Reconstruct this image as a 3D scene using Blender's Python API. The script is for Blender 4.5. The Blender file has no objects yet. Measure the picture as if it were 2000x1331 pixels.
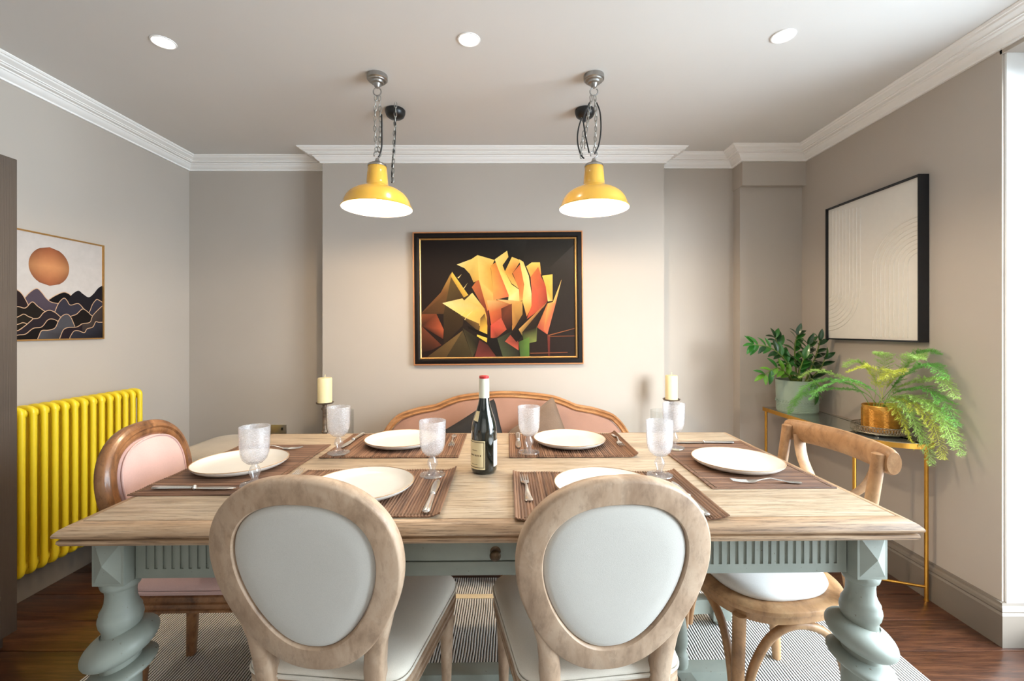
import bpy, bmesh, math, random
from mathutils import Vector, Matrix
from mathutils.geometry import tessellate_polygon
random.seed(7)
PI = math.pi
scene = bpy.context.scene
COL = scene.collection

# ---------------------------------------------------------------- camera
cam_data = bpy.data.cameras.new('camera'); cam = bpy.data.objects.new('camera', cam_data); COL.objects.link(cam)
cam.location = (0, 0, 1.235); cam.rotation_euler = (PI / 2, 0, 0)
cam_data.sensor_width = 36; cam_data.lens = 15.66
cam_data.shift_x = -0.0015; cam_data.shift_y = -0.01175
cam_data.clip_start = 0.05
scene.camera = cam
# ---------------------------------------------------------------- view, world, big lights
scene.view_settings.view_transform = 'Standard'; scene.view_settings.look = 'None'
scene.view_settings.gamma = 1; scene.view_settings.use_curve_mapping = False
scene.view_settings.exposure = 0.0
world = bpy.data.worlds.new('world'); scene.world = world; world.use_nodes = True
bg = world.node_tree.nodes['Background']; bg.inputs[0].default_value = (0.75, 0.85, 1.0, 1); bg.inputs[1].default_value = 1.5

def area(name, loc, rot, sx, sy, power, color, spread=PI):
    d = bpy.data.lights.new(name, 'AREA'); d.shape = 'RECTANGLE'; d.size = sx; d.size_y = sy
    d.energy = power; d.color = color; d.spread = spread
    o = bpy.data.objects.new(name, d); o.location = loc; o.rotation_euler = rot; COL.objects.link(o); return o
# daylight at the tall window on the right wall and the window behind the camera
area('window_daylight', (2.72, 0.60, 1.30), (0, PI / 2 - .38, 0), 2.1, 2.1, 235, (0.78, 0.90, 1.0), math.radians(150))
area('rear_window_daylight', (0.3, -1.86, 1.5), (-PI / 2, PI, 0), 2.6, 1.7, 66, (0.88, 0.95, 1.0))

sd = bpy.data.lights.new('hazy_sun', 'SUN'); sd.energy = 7.0; sd.angle = math.radians(22); sd.color = (.95, .98, 1.0)
so_l = bpy.data.objects.new('hazy_sun', sd); COL.objects.link(so_l)
so_l.rotation_euler = Vector((-.43, .88, -.165)).to_track_quat('-Z', 'Y').to_euler()

# ---------------------------------------------------------------- materials
MATS = {}
def new_mat(name):
    m = bpy.data.materials.new(name); m.use_nodes = True
    nt = m.node_tree; b = nt.nodes['Principled BSDF']; MATS[name] = m
    return m, nt, b
def rgb(c): return (c[0], c[1], c[2], 1)
def lin(r, g, b):
    f = lambda v: (v / 255 / 12.92) if v / 255 <= .04045 else ((v / 255 + .055) / 1.055) ** 2.4
    return (f(r), f(g), f(b))
def coords(nt, kind='Object', scale=(1, 1, 1), rot=(0, 0, 0)):
    tc = nt.nodes.new('ShaderNodeTexCoord'); mp = nt.nodes.new('ShaderNodeMapping')
    mp.inputs['Scale'].default_value = scale; mp.inputs['Rotation'].default_value = rot
    nt.links.new(tc.outputs[kind], mp.inputs[0]); return mp.outputs[0]
def noise(nt, vec, scale, detail=3, rough=.55, dist=0):
    n = nt.nodes.new('ShaderNodeTexNoise'); n.inputs['Scale'].default_value = scale
    n.inputs['Detail'].default_value = detail; n.inputs['Roughness'].default_value = rough
    n.inputs['Distortion'].default_value = dist; nt.links.new(vec, n.inputs['Vector']); return n.outputs['Fac']
def ramp(nt, fac, stops):
    r = nt.nodes.new('ShaderNodeValToRGB'); e = r.color_ramp.elements
    e[0].position, e[0].color = stops[0][0], rgb(stops[0][1])
    e[1].position, e[1].color = stops[-1][0], rgb(stops[-1][1])
    for p, c in stops[1:-1]:
        x = e.new(p); x.color = rgb(c)
    nt.links.new(fac, r.inputs[0]); return r.outputs[0]
def bump(nt, b, h, strength, dist=.002):
    n = nt.nodes.new('ShaderNodeBump'); n.inputs['Strength'].default_value = strength; n.inputs['Distance'].default_value = dist
    nt.links.new(h, n.inputs['Height']); nt.links.new(n.outputs[0], b.inputs['Normal'])
def mix(nt, fac, a, b, mode='MIX'):
    n = nt.nodes.new('ShaderNodeMix'); n.data_type = 'RGBA'; n.blend_type = mode
    for sock, v in ((n.inputs[0], fac), (n.inputs[6], a), (n.inputs[7], b)):
        if isinstance(v, (int, float)): sock.default_value = v
        elif isinstance(v, tuple): sock.default_value = rgb(v)
        else: nt.links.new(v, sock)
    return n.outputs[2]
def plain(name, col, rough=.5, metal=0, var=.06, vscale=30, bmp=0, bscale=200, coat=0, spec=None):
    m, nt, b = new_mat(name)
    v = coords(nt)
    f = noise(nt, v, vscale, 3)
    c = ramp(nt, f, [(.3, tuple(max(0, x * (1 - var)) for x in col)), (.7, tuple(min(1, x * (1 + var)) for x in col))])
    nt.links.new(c, b.inputs['Base Color'])
    b.inputs['Roughness'].default_value = rough; b.inputs['Metallic'].default_value = metal
    if coat: b.inputs['Coat Weight'].default_value = coat; b.inputs['Coat Roughness'].default_value = .08
    if spec is not None: b.inputs['Specular IOR Level'].default_value = spec
    if bmp: bump(nt, b, noise(nt, v, bscale, 4), bmp)
    return m
def wood(name, dark, mid, light, scale=(2, 30, 30), rough=.5, vary=.12, bmp=.15, ns=1.6, streak=.0, coat=0, kind='Object'):
    m, nt, b = new_mat(name)
    v = coords(nt, kind, scale)
    oi = nt.nodes.new('ShaderNodeObjectInfo'); va = nt.nodes.new('ShaderNodeVectorMath'); va.operation = 'MULTIPLY_ADD'
    cb = nt.nodes.new('ShaderNodeCombineXYZ')
    for i in range(3): nt.links.new(oi.outputs['Random'], cb.inputs[i])
    nt.links.new(cb.outputs[0], va.inputs[0]); va.inputs[1].default_value = (13, 17, 19); nt.links.new(v, va.inputs[2])
    f = noise(nt, va.outputs[0], ns, 8, .62, .6)
    c = ramp(nt, f, [(.28, dark), (.48, mid), (.72, light)])
    f2 = noise(nt, va.outputs[0], ns * 4, 5, .7, .2)
    c2 = ramp(nt, f2, [(.36, tuple(x * .62 for x in dark)), (.5, (1, 1, 1))])
    c = mix(nt, .35 + streak, c, c2, 'MULTIPLY')
    mr = nt.nodes.new('ShaderNodeMapRange'); mr.inputs[3].default_value = 1 - vary; mr.inputs[4].default_value = 1 + vary
    nt.links.new(oi.outputs['Random'], mr.inputs[0])
    hs = nt.nodes.new('ShaderNodeHueSaturation'); nt.links.new(mr.outputs[0], hs.inputs['Value']); nt.links.new(c, hs.inputs['Color'])
    nt.links.new(hs.outputs[0], b.inputs['Base Color'])
    b.inputs['Roughness'].default_value = rough
    if coat: b.inputs['Coat Weight'].default_value = coat; b.inputs['Coat Roughness'].default_value = .15
    bump(nt, b, f2, bmp, .001)
    return m
def fabric(name, col, var=.07, bscale=900, bmp=.25, sheen=.2, rough=.9, stretch=(1, 1, 1)):
    m, nt, b = new_mat(name)
    v = coords(nt, 'Object', stretch)
    f = noise(nt, v, 9, 4)
    g = noise(nt, v, bscale, 2)
    c = ramp(nt, f, [(.3, tuple(x * (1 - var) for x in col)), (.7, tuple(min(1, x * (1 + var)) for x in col))])
    c = mix(nt, .25, c, ramp(nt, g, [(.35, (.72, .72, .72)), (.6, (1, 1, 1))]), 'MULTIPLY')
    nt.links.new(c, b.inputs['Base Color']); b.inputs['Roughness'].default_value = rough
    b.inputs['Sheen Weight'].default_value = sheen; b.inputs['Sheen Roughness'].default_value = .4
    bump(nt, b, g, bmp, .0008)
    return m
def glassy(name, tint, clear=.75, frost=.1, rough=.03, bmp=0, bvec=(1, 1, 1), bscale=60):
    # thin glass: transparent + glossy by fresnel, with a little frosted scatter
    m = bpy.data.materials.new(name); m.use_nodes = True; nt = m.node_tree
    for n in list(nt.nodes): nt.nodes.remove(n)
    out = nt.nodes.new('ShaderNodeOutputMaterial')
    tr = nt.nodes.new('ShaderNodeBsdfTransparent'); tr.inputs[0].default_value = rgb(tint)
    gl = nt.nodes.new('ShaderNodeBsdfGlossy'); gl.inputs['Roughness'].default_value = rough
    df = nt.nodes.new('ShaderNodeBsdfTranslucent'); df.inputs[0].default_value = (.95, .95, .97, 1)
    dd = nt.nodes.new('ShaderNodeBsdfDiffuse'); dd.inputs[0].default_value = (.93, .93, .96, 1)
    ad = nt.nodes.new('ShaderNodeMixShader'); ad.inputs[0].default_value = .5
    nt.links.new(df.outputs[0], ad.inputs[1]); nt.links.new(dd.outputs[0], ad.inputs[2])
    m1 = nt.nodes.new('ShaderNodeMixShader'); m1.inputs[0].default_value = frost
    nt.links.new(tr.outputs[0], m1.inputs[1]); nt.links.new(ad.outputs[0], m1.inputs[2])
    fr = nt.nodes.new('ShaderNodeLayerWeight'); fr.inputs[0].default_value = .5
    pw_ = nt.nodes.new('ShaderNodeMath'); pw_.operation = 'POWER'; pw_.inputs[1].default_value = 4; nt.links.new(fr.outputs['Facing'], pw_.inputs[0])
    ma = nt.nodes.new('ShaderNodeMath'); ma.operation = 'MULTIPLY_ADD'; ma.inputs[1].default_value = .85; ma.inputs[2].default_value = .03 + (1 - clear) * .12
    nt.links.new(pw_.outputs[0], ma.inputs[0])
    m2 = nt.nodes.new('ShaderNodeMixShader'); nt.links.new(ma.outputs[0], m2.inputs[0])
    nt.links.new(m1.outputs[0], m2.inputs[1]); nt.links.new(gl.outputs[0], m2.inputs[2]); nt.links.new(m2.outputs[0], out.inputs[0])
    if bmp:
        v = coords(nt, 'Object', bvec); w = noise(nt, v, bscale, 2)
        n = nt.nodes.new('ShaderNodeBump'); n.inputs['Strength'].default_value = bmp; n.inputs['Distance'].default_value = .002
        nt.links.new(w, n.inputs['Height'])
        for s in (gl, dd, fr): nt.links.new(n.outputs[0], s.inputs['Normal'])
        cr = ramp(nt, w, [(.35, (frost * .35,) * 3), (.65, (min(1, frost * 1.6),) * 3)])
        nt.links.new(cr, m1.inputs[0])
    MATS[name] = m; return m
def emit(name, col, s):
    m = bpy.data.materials.new(name); m.use_nodes = True; nt = m.node_tree; b = nt.nodes['Principled BSDF']
    b.inputs['Base Color'].default_value = rgb(col); b.inputs['Emission Color'].default_value = rgb(col); b.inputs['Emission Strength'].default_value = s
    MATS[name] = m; return m

M_wall = plain('wall_paint', lin(186, 177, 167), .85, var=.015, vscale=3, bmp=.04, bscale=300)
M_white = plain('ceiling_paint', lin(224, 221, 217), .85, var=.01, vscale=3)
M_trim = plain('cornice_paint', lin(252, 250, 247), .6, var=.01, vscale=3)
M_base = plain('skirting_paint', lin(128, 119, 109), .42, var=.03, vscale=8)
M_reveal = plain('reveal_paint', lin(240, 240, 238), .6, var=.01)
M_floor = wood('floor_oak', lin(46, 25, 16), lin(76, 44, 28), lin(108, 68, 44), (1.6, 26, 26), .34, .18, .25, 2.2, .2, .25, 'Object')
M_top = wood('weathered_oak', lin(148, 126, 102), lin(186, 165, 139), lin(202, 185, 162), (2.4, 44, 44), .36, .03, .25, 1.5, .25)
M_edge = wood('weathered_oak_edge', lin(122, 92, 66), lin(172, 140, 108), lin(200, 172, 142), (1.8, 44, 44), .4, .02, .3, 1.6, .3)
M_edge_y = wood('weathered_oak_edge_short', lin(122, 92, 66), lin(172, 140, 108), lin(200, 172, 142), (44, 1.8, 44), .4, .02, .3, 1.6, .3)
M_white_oak = wood('limed_oak', lin(142, 114, 90), lin(178, 150, 124), lin(200, 176, 152), (9, 9, 4), .5, .02, .15, 1.4, -.12)
M_brown_oak = wood('brown_oak', lin(92, 58, 34), lin(140, 94, 58), lin(172, 122, 80), (9, 9, 5), .38, .02, .2, 1.6, .0, .3)
M_bent_oak = wood('honey_oak', lin(128, 92, 60), lin(170, 128, 88), lin(196, 158, 116), (6, 6, 4), .45, .03, .15, 1.5, -.08)
M_bench_oak = wood('bench_oak', lin(140, 92, 54), lin(178, 126, 80), lin(202, 154, 106), (4, 10, 10), .42, .03, .15, 1.5, -.05, .15)
# distressed sage paint
m, nt, b = new_mat('sage_paint'); M_sage = m
v = coords(nt); f = noise(nt, v, 60, 6, .7); g = noise(nt, v, 7, 4)
c = ramp(nt, g, [(.3, lin(132, 138, 129)), (.7, lin(150, 155, 145))])
c = mix(nt, ramp(nt, f, [(.69, (0, 0, 0)), (.74, (.8, .8, .8))]), c, lin(196, 188, 168)); c = mix(nt, ramp(nt, noise(nt, v, 95, 3), [(.70, (0, 0, 0)), (.74, (1, 1, 1))]), c, lin(98, 82, 62))
nt.links.new(c, b.inputs['Base Color']); b.inputs['Roughness'].default_value = .48; bump(nt, b, f, .12)
M_linen = fabric('natural_linen', lin(204, 200, 192), .02, 700, .3)
M_linen_seat = fabric('natural_linen_seat', lin(226, 218, 204), .02, 700, .3)
M_pink = fabric('pink_velvet', lin(222, 184, 176), .05, 500, .15, .6)
M_blush = fabric('blush_upholstery', lin(158, 120, 102), .06, 500, .15, .1)
M_pad = fabric('white_cushion_cotton', lin(232, 230, 226), .02, 500, .2)
M_greige = fabric('greige_weave', lin(186, 172, 152), .08, 260, .5)
M_boucle = fabric('taupe_boucle', lin(122, 101, 84), .12, 160, 1.0)
M_blackvel = fabric('black_velvet', lin(20, 16, 16), .2, 500, .1, .03, .7)
M_yellow = plain('yellow_radiator_paint', lin(246, 216, 40), .4, var=.004, coat=.15)
M_mustard = plain('mustard_enamel', lin(230, 176, 66), .22, var=.02, coat=.6)
M_enamel_in = plain('white_enamel', (.88, .87, .84), .4, var=.01)
M_steel = plain('galvanised_steel', lin(170, 168, 165), .35, 1, .12, 40, .1)
M_chain = plain('chain_steel', lin(178, 176, 170), .4, .9, .1, 60)
M_black = plain('black_bakelite', (.012, .012, .012), .35, var=.1)
M_silver = plain('polished_cutlery', lin(216, 212, 206), .26, .85, .06, 50)
M_brass = plain('brushed_gold', lin(222, 164, 72), .3, 1, .06, 30)
M_goldframe = plain('gold_frame', lin(206, 160, 98), .35, .8, .06, 30)
M_copper = plain('copper_fillet', lin(214, 150, 104), .38, .6, .06, 30)
M_blackframe = plain('black_frame', lin(20, 14, 12), .5, var=.15, spec=.2)
M_blueblack = plain('blue_black_frame', lin(17, 21, 28), .4, var=.1)
M_relief = plain('plaster_relief', lin(226, 222, 214), .75, var=.015, bmp=.1)
M_wax = plain('ivory_wax', lin(244, 228, 180), .5, var=.02, vscale=12); MATS['ivory_wax'].node_tree.nodes['Principled BSDF'].inputs['Subsurface Weight'].default_value = .15
M_iron = plain('aged_iron', lin(134, 116, 100), .45, .5, .4, 60, .3)
M_cup = plain('cupboard_front', lin(82, 72, 64), .5, var=.06, vscale=6)
nt = M_cup.node_tree; b = nt.nodes['Principled BSDF']; v = coords(nt, 'Object', (180, 180, 2)); bump(nt, b, noise(nt, v, 1.5, 3), .5, .002)
M_bottle = plain('dark_green_glass', (.004, .007, .005), .06, var=.1, coat=1)
M_label = plain('cream_label', lin(232, 214, 168), .6, var=.03)
M_ink = plain('label_ink', lin(92, 70, 46), .6)
M_capsule = plain('ivory_capsule', lin(226, 224, 204), .35, var=.02, coat=.3)
M_red = plain('red_cap', lin(190, 40, 44), .4)
M_whitelabel = plain('white_label', lin(232, 230, 226), .6)
M_stone = plain('white_stoneware', lin(232, 226, 216), .28, var=.02, vscale=14, coat=.35)
M_stonerim = plain('tan_glaze_rim', lin(186, 150, 112), .4, var=.25, vscale=60)
M_goblet = glassy('pressed_glass', (.985, .985, .99), .8, .26, .12, .3, (1, 1, 5), 230)
M_gobstem = glassy('clear_pressed_glass', (.96, .965, .97), .5, .10, .05)
M_clear = glassy('clear_glass', (.97, .98, .975), .9, .02, .02)
M_window = glassy('window_glass', (.98, .99, .99), .9, .0, .02)
M_leaf = plain('glossy_leaf', lin(48, 112, 40), .28, var=.3, vscale=9, coat=.4)
M_leaf2 = plain('young_leaf', lin(104, 158, 50), .35, var=.2, vscale=9)
M_leafd = plain('dark_leaf', lin(28, 70, 34), .28, var=.3, vscale=9, coat=.4)
M_stem = plain('plant_stem', lin(110, 130, 62), .5, var=.2)
M_fern = plain('fern_green', lin(172, 208, 112), .6, var=.22, vscale=5)
M_fernd = plain('fern_green_deep', lin(122, 188, 88), .6, var=.22, vscale=5)
M_ferny = plain('fern_yellow_green', lin(206, 212, 84), .6, var=.2, vscale=5)
M_sagepot = plain('sage_ceramic', lin(160, 180, 164), .35, var=.06, vscale=10, coat=.3)
M_goldpot = plain('gold_pot', lin(216, 158, 70), .35, .55, .12, 50)
M_soil = plain('soil', lin(56, 40, 28), .95, var=.4, vscale=60)
M_tray = plain('antique_silver', lin(158, 146, 128), .35, .85, .3, 70)
M_chrome = plain('satin_chrome', lin(186, 180, 172), .3, .9)
M_dknob = plain('antique_brass_knob', lin(92, 74, 56), .38, .7, .3, 80)
M_bulb = emit('lamp_bulb', (1.0, .90, .74), 30)
M_down = emit('downlight_lens', (1.0, .94, .84), 9)
m, nt, b = new_mat('console_mirror_top'); M_mirror = m
b.inputs['Base Color'].default_value = rgb(lin(196, 200, 194)); b.inputs['Metallic'].default_value = .85; b.inputs['Roughness'].default_value = .1
# reed place mat
m, nt, b = new_mat('brown_reed'); M_reed = m
oi = coords(nt, 'Object', (1, .02, 1)); f = noise(nt, oi, 130, 2); g = noise(nt, coords(nt, 'Object', (1, 1, 1)), 14, 3)
c = ramp(nt, f, [(.3, lin(86, 60, 44)), (.5, lin(124, 90, 68)), (.7, lin(154, 118, 92))])
c = mix(nt, .3, c, ramp(nt, g, [(.3, lin(190, 160, 140)), (.7, (1, 1, 1))]), 'MULTIPLY')
nt.links.new(c, b.inputs['Base Color']); b.inputs['Roughness'].default_value = .5
# striped rug
m, nt, b = new_mat('striped_rug'); M_rug = m
v = coords(nt); wn = noise(nt, v, 6, 2)
sx = nt.nodes.new('ShaderNodeSeparateXYZ'); nt.links.new(v, sx.inputs[0])
ad = nt.nodes.new('ShaderNodeMath'); ad.operation = 'MULTIPLY_ADD'; ad.inputs[1].default_value = .012; nt.links.new(wn, ad.inputs[0]); nt.links.new(sx.outputs[0], ad.inputs[2])
mu = nt.nodes.new('ShaderNodeMath'); mu.operation = 'MULTIPLY'; mu.inputs[1].default_value = 2 * PI / .0105; nt.links.new(ad.outputs[0], mu.inputs[0])
sn = nt.nodes.new('ShaderNodeMath'); sn.operation = 'SINE'; nt.links.new(mu.outputs[0], sn.inputs[0])
mr = nt.nodes.new('ShaderNodeMapRange'); mr.inputs[1].default_value = -1; nt.links.new(sn.outputs[0], mr.inputs[0])
c = ramp(nt, mr.outputs[0], [(.18, lin(40, 38, 38)), (.36, lin(238, 234, 228))])
c = mix(nt, .4, c, ramp(nt, noise(nt, coords(nt, 'Object', (1, 1, 1)), 260, 2), [(.3, (.55, .55, .55)), (.6, (1, 1, 1))]), 'MULTIPLY')
nt.links.new(c, b.inputs['Base Color']); b.inputs['Roughness'].default_value = .95; bump(nt, b, mr.outputs[0], .8, .004)
M_rugband = fabric('rug_band', lin(226, 208, 172), .04, 300, .5)
# painted print (vertex colours)
def print_mat(name, rough):
    m, nt, b = new_mat(name)
    a = nt.nodes.new('ShaderNodeVertexColor'); a.layer_name = 'paint'
    f = noise(nt, coords(nt), 30, 4)
    c = mix(nt, .22, a.outputs[0], ramp(nt, f, [(.3, (.62, .62, .62)), (.7, (1, 1, 1))]), 'MULTIPLY')
    nt.links.new(mix(nt, 1.0, c, (.80, .76, .74), 'MULTIPLY'), b.inputs['Base Color']); b.inputs['Roughness'].default_value = rough; b.inputs['Specular IOR Level'].default_value = .15
    return m
M_oil = print_mat('oil_paint', .6)
M_print = print_mat('printed_paper', .6)

# ---------------------------------------------------------------- mesh helpers
def tag(o, label=None, cat=None, group=None, kind=None):
    if label: o['label'] = label
    if cat: o['category'] = cat
    if group: o['group'] = group
    if kind: o['kind'] = kind
    return o
def empty(name, loc=(0, 0, 0), rz=0, label=None, cat=None, group=None, kind=None):
    o = bpy.data.objects.new(name, None); o.empty_display_size = .05; COL.objects.link(o)
    o.location = loc; o.rotation_euler = (0, 0, rz); return tag(o, label, cat, group, kind)
class MB:
    def __init__(s): s.v = []; s.f = []
    def add(s, vs, fs, mat=None):
        n = len(s.v)
        s.v += [tuple(mat @ Vector(p)) if mat else tuple(p) for p in vs]
        s.f += [tuple(i + n for i in f) for f in fs]; return s
    def box(s, c, size, mat=None, bev=0):
        x, y, z = (d / 2 for d in size)
        if bev <= 0:
            vs = [(c[0] + a * x, c[1] + b_ * y, c[2] + d * z) for a in (-1, 1) for b_ in (-1, 1) for d in (-1, 1)]
            return s.add(vs, [(0, 1, 3, 2), (4, 6, 7, 5), (0, 4, 5, 1), (2, 3, 7, 6), (0, 2, 6, 4), (1, 5, 7, 3)], mat)
        bm = bmesh.new(); bmesh.ops.create_cube(bm, size=1)
        for w in bm.verts: w.co = (w.co.x * size[0] + c[0], w.co.y * size[1] + c[1], w.co.z * size[2] + c[2])
        bmesh.ops.bevel(bm, geom=bm.edges[:], offset=bev, segments=2, affect='EDGES', profile=.6)
        bm.verts.index_update()
        s.add([w.co.copy() for w in bm.verts], [[q.index for q in f.verts] for f in bm.faces], mat); bm.free(); return s
    def lathe(s, prof, seg=20, mat=None, caps=True):
        vs = []; fs = []
        for r, z in prof:
            for i in range(seg):
                a = 2 * PI * i / seg; vs.append((r * math.cos(a), r * math.sin(a), z))
        for j in range(len(prof) - 1):
            for i in range(seg):
                k = (i + 1) % seg
                fs.append((j * seg + i, j * seg + k, (j + 1) * seg + k, (j + 1) * seg + i))
        if caps:
            fs.append(tuple(range(seg - 1, -1, -1))); n = (len(prof) - 1) * seg; fs.append(tuple(n + i for i in range(seg)))
        return s.add(vs, fs, mat)
    def tube(s, pts, r, seg=8, mat=None, flat=(1, 1), caps=True, closed=False):
        pts = [Vector(p) for p in pts]; n = len(pts)
        rs = r if isinstance(r, (list, tuple)) else [r] * n
        tang = []
        for i in range(n):
            a = pts[(i - 1) % n] if (i > 0 or closed) else pts[0]; b_ = pts[(i + 1) % n] if (i < n - 1 or closed) else pts[-1]
            tang.append((b_ - a).normalized())
        up = Vector((0, 0, 1)) if abs(tang[0].z) < .9 else Vector((0, 1, 0))
        u = (up - tang[0] * up.dot(tang[0])).normalized()
        vs = []; fs = []
        for i in range(n):
            u = (u - tang[i] * u.dot(tang[i])).normalized(); w = tang[i].cross(u)
            for k in range(seg):
                a = 2 * PI * k / seg
                vs.append(pts[i] + u * (math.cos(a) * rs[i] * flat[0]) + w * (math.sin(a) * rs[i] * flat[1]))
        m_ = n if closed else n - 1
        for i in range(m_):
            j = (i + 1) % n
            for k in range(seg):
                l = (k + 1) % seg; fs.append((i * seg + k, i * seg + l, j * seg + l, j * seg + k))
        if caps and not closed:
            fs.append(tuple(range(seg - 1, -1, -1))); fs.append(tuple((n - 1) * seg + k for k in range(seg)))
        return s.add(vs, fs, mat)
    def loops(s, rings, closed=False, caps=True, mat=None):
        """rings: list of equally long closed vertex loops"""
        vs = []; fs = []; m_ = len(rings[0]); n = len(rings)
        for r_ in rings: vs += [tuple(p) for p in r_]
        for j in range(n if closed else n - 1):
            q = (j + 1) % n
            for i in range(m_):
                k = (i + 1) % m_; fs.append((j * m_ + i, j * m_ + k, q * m_ + k, q * m_ + i))
        if caps and not closed:
            fs.append(tuple(range(m_ - 1, -1, -1))); fs.append(tuple((n - 1) * m_ + i for i in range(m_)))
        return s.add(vs, fs, mat)
    def prism(s, pts, z0, z1, mat=None):
        n = len(pts); vs = [(p[0], p[1], z0) for p in pts] + [(p[0], p[1], z1) for p in pts]
        fs = [(i, (i + 1) % n, n + (i + 1) % n, n + i) for i in range(n)]
        for t in tessellate_polygon([[Vector((p[0], p[1], 0)) for p in pts]]):
            fs.append((t[2], t[1], t[0])); fs.append((n + t[0], n + t[1], n + t[2]))
        return s.add(vs, fs, mat)
    def out(s, name, mat, parent=None, smooth=38, loc=None, rz=0, sub=0):
        me = bpy.data.meshes.new(name); me.from_pydata(s.v, [], s.f)
        bm = bmesh.new(); bm.from_mesh(me); bmesh.ops.recalc_face_normals(bm, faces=bm.faces); bm.to_mesh(me); bm.free()
        me.materials.append(mat)
        if smooth:
            me.shade_smooth(); me.set_sharp_from_angle(angle=math.radians(smooth))
        o = bpy.data.objects.new(name, me); COL.objects.link(o)
        if parent: o.parent = parent
        if loc: o.location = loc
        if rz: o.rotation_euler = (0, 0, rz)
        if sub:
            md = o.modifiers.new('subdivision', 'SUBSURF'); md.levels = sub; md.render_levels = sub
        return o
def struct(o): o['kind'] = 'structure'; return o
def T(x=0, y=0, z=0): return Matrix.Translation((x, y, z))
def R(a, ax): return Matrix.Rotation(a, 4, ax)
def S(x, y, z): return Matrix.Diagonal((x, y, z, 1))
def copy_tree(o, parent=None):
    c = o.copy(); COL.objects.link(c); c.parent = parent
    for ch in list(o.children): copy_tree(ch, c)
    return c
def catmull(P, n=6, closed=False):
    P = [Vector(p) for p in P]; out = []
    N = len(P)
    for i in range(N if closed else N - 1):
        if closed: a, b_, c, d = P[(i - 1) % N], P[i], P[(i + 1) % N], P[(i + 2) % N]
        else: a, b_, c, d = P[max(i - 1, 0)], P[i], P[i + 1], P[min(i + 2, N - 1)]
        for k in range(n):
            t = k / n
            out.append(.5 * ((2 * b_) + (c - a) * t + (2 * a - 5 * b_ + 4 * c - d) * t * t + (3 * b_ - a - 3 * c + d) * t ** 3))
    if not closed: out.append(P[-1])
    return out

# ---------------------------------------------------------------- the room
XL, XR, YB, CZ = -2.25, 1.91, 3.09, 2.40
BX0, BX1, BY = -1.263, .995, 2.945          # chimney breast
PX0, PY = 1.50, 2.95                        # corner pier
YR = 3.04                                   # right recess
YF = -1.75
WY = 1.742                                  # window opening begins (right wall ends)
fl = struct(MB().box((-.1, .7, -.06), (5.2, 5.2, .1)).out('floor', M_soil, smooth=0))
rows = int((YB - YF) / .182) + 1
plank_cache = {}
for r_ in range(rows):
    y0 = 3.16 - (r_ + 1) * .182
    xs = [XL - .02, XL + .5 + (r_ * .73) % 1.1, XL + 1.9 + (r_ * .47) % .9, XR + .5]
    for a, b_ in zip(xs[:-1], xs[1:]):
        mb = MB(); mb.box((0, 0, -.006), (b_ - a - .003, .1795, .012), bev=.0016)
        p = mb.out('plank', M_floor, fl, 30); p.location = ((a + b_) / 2, y0 + .091, 0)
ce = struct(MB().box((-.1, .7, CZ + .05), (5.2, 5.2, .1)).out('ceiling', M_white, smooth=0))
struct(MB().box((XL - .06, (YF + 3.25) / 2, 1.2), (.12, 3.25 - YF, 2.5)).out('wall_left', M_wall, smooth=0))
struct(MB().box((XR + .13, (WY + 3.25) / 2, 1.2), (.26, 3.25 - WY, 2.5)).out('wall_right', M_wall, smooth=0))
mb = MB(); mb.prism([(XL - .1, YB), (BX0, YB), (BX0, BY), (BX1, BY), (BX1, YR), (PX0, YR), (PX0, PY), (XR + .05, PY), (XR + .05, 3.25), (XL - .1, 3.25)], -.05, 2.45)
mb.box(((PX0 + XR) / 2 + .01, PY + .05, (2.17 + 2.45) / 2), (XR - PX0 + .03, .18, .28))
struct(mb.out('wall_back', M_wall, smooth=0))
# wall behind the camera with its own window opening
mb = MB(); mb.box((-1.75, YF - .06, 1.2), (1.2, .12, 2.5)); mb.box((1.95, YF - .06, 1.2), (.7, .12, 2.5))
mb.box((.3, YF - .06, .3), (2.9, .12, .7)); mb.box((.3, YF - .06, 2.4), (2.9, .12, .1))
struct(mb.out('wall_front', M_wall, smooth=0))
# right wall in front of the window opening, lintel, reveal
struct(MB().box((XR + .13, (YF - .5) / 2 + .0, 1.2), (.26, -.45 - YF, 2.5)).out('wall_right_near', M_wall, smooth=0))
struct(MB().box((XR + .13, .65, 2.40), (.26, 2.2, .18)).out('lintel', M_wall, smooth=0))
struct(MB().box((XR + .145, WY - .004, 1.155), (.27, .008, 2.31)).out('window_reveal', M_reveal, smooth=0))
# tall window in the opening
wf = MB()
X0 = XR + .20
wf.box((X0, WY - .04, 1.155), (.06, .07, 2.31)); wf.box((X0, -.40, 1.155), (.06, .07, 2.31))
wf.box((X0, .67, 2.275), (.06, 2.2, .07)); wf.box((X0, .67, .05), (.06, 2.2, .1)); wf.box((X0, .67, 1.155), (.06, .06, 2.2)); wf.box((X0, .67, 1.5), (.04, 2.1, .03))
w1 = struct(wf.out('window_1', M_reveal, smooth=0)); MB().box((X0, .67, 1.155), (.006, 2.1, 2.2)).out('window_pane', M_window, w1, 0)
wf = MB(); wf.box((.3, YF - .05, .67), (2.9, .06, .06)); wf.box((.3, YF - .05, 2.33), (2.9, .06, .06))
for x in (-1.12, .3, 1.58): wf.box((x, YF - .05, 1.5), (.06, .06, 1.7))
w2 = struct(wf.out('window_2', M_reveal, smooth=0)); struct(MB().box((-.1, -2.6, 1.4), (4.8, .12, 3.0)).out('added_sun_blocker', M_wall, smooth=0)); MB().box((.3, YF - .05, 1.5), (2.75, .005, 1.64)).out('window_pane', M_window, w2, 0)  # unseen wall added outside to keep the sun out of the rear window
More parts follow.
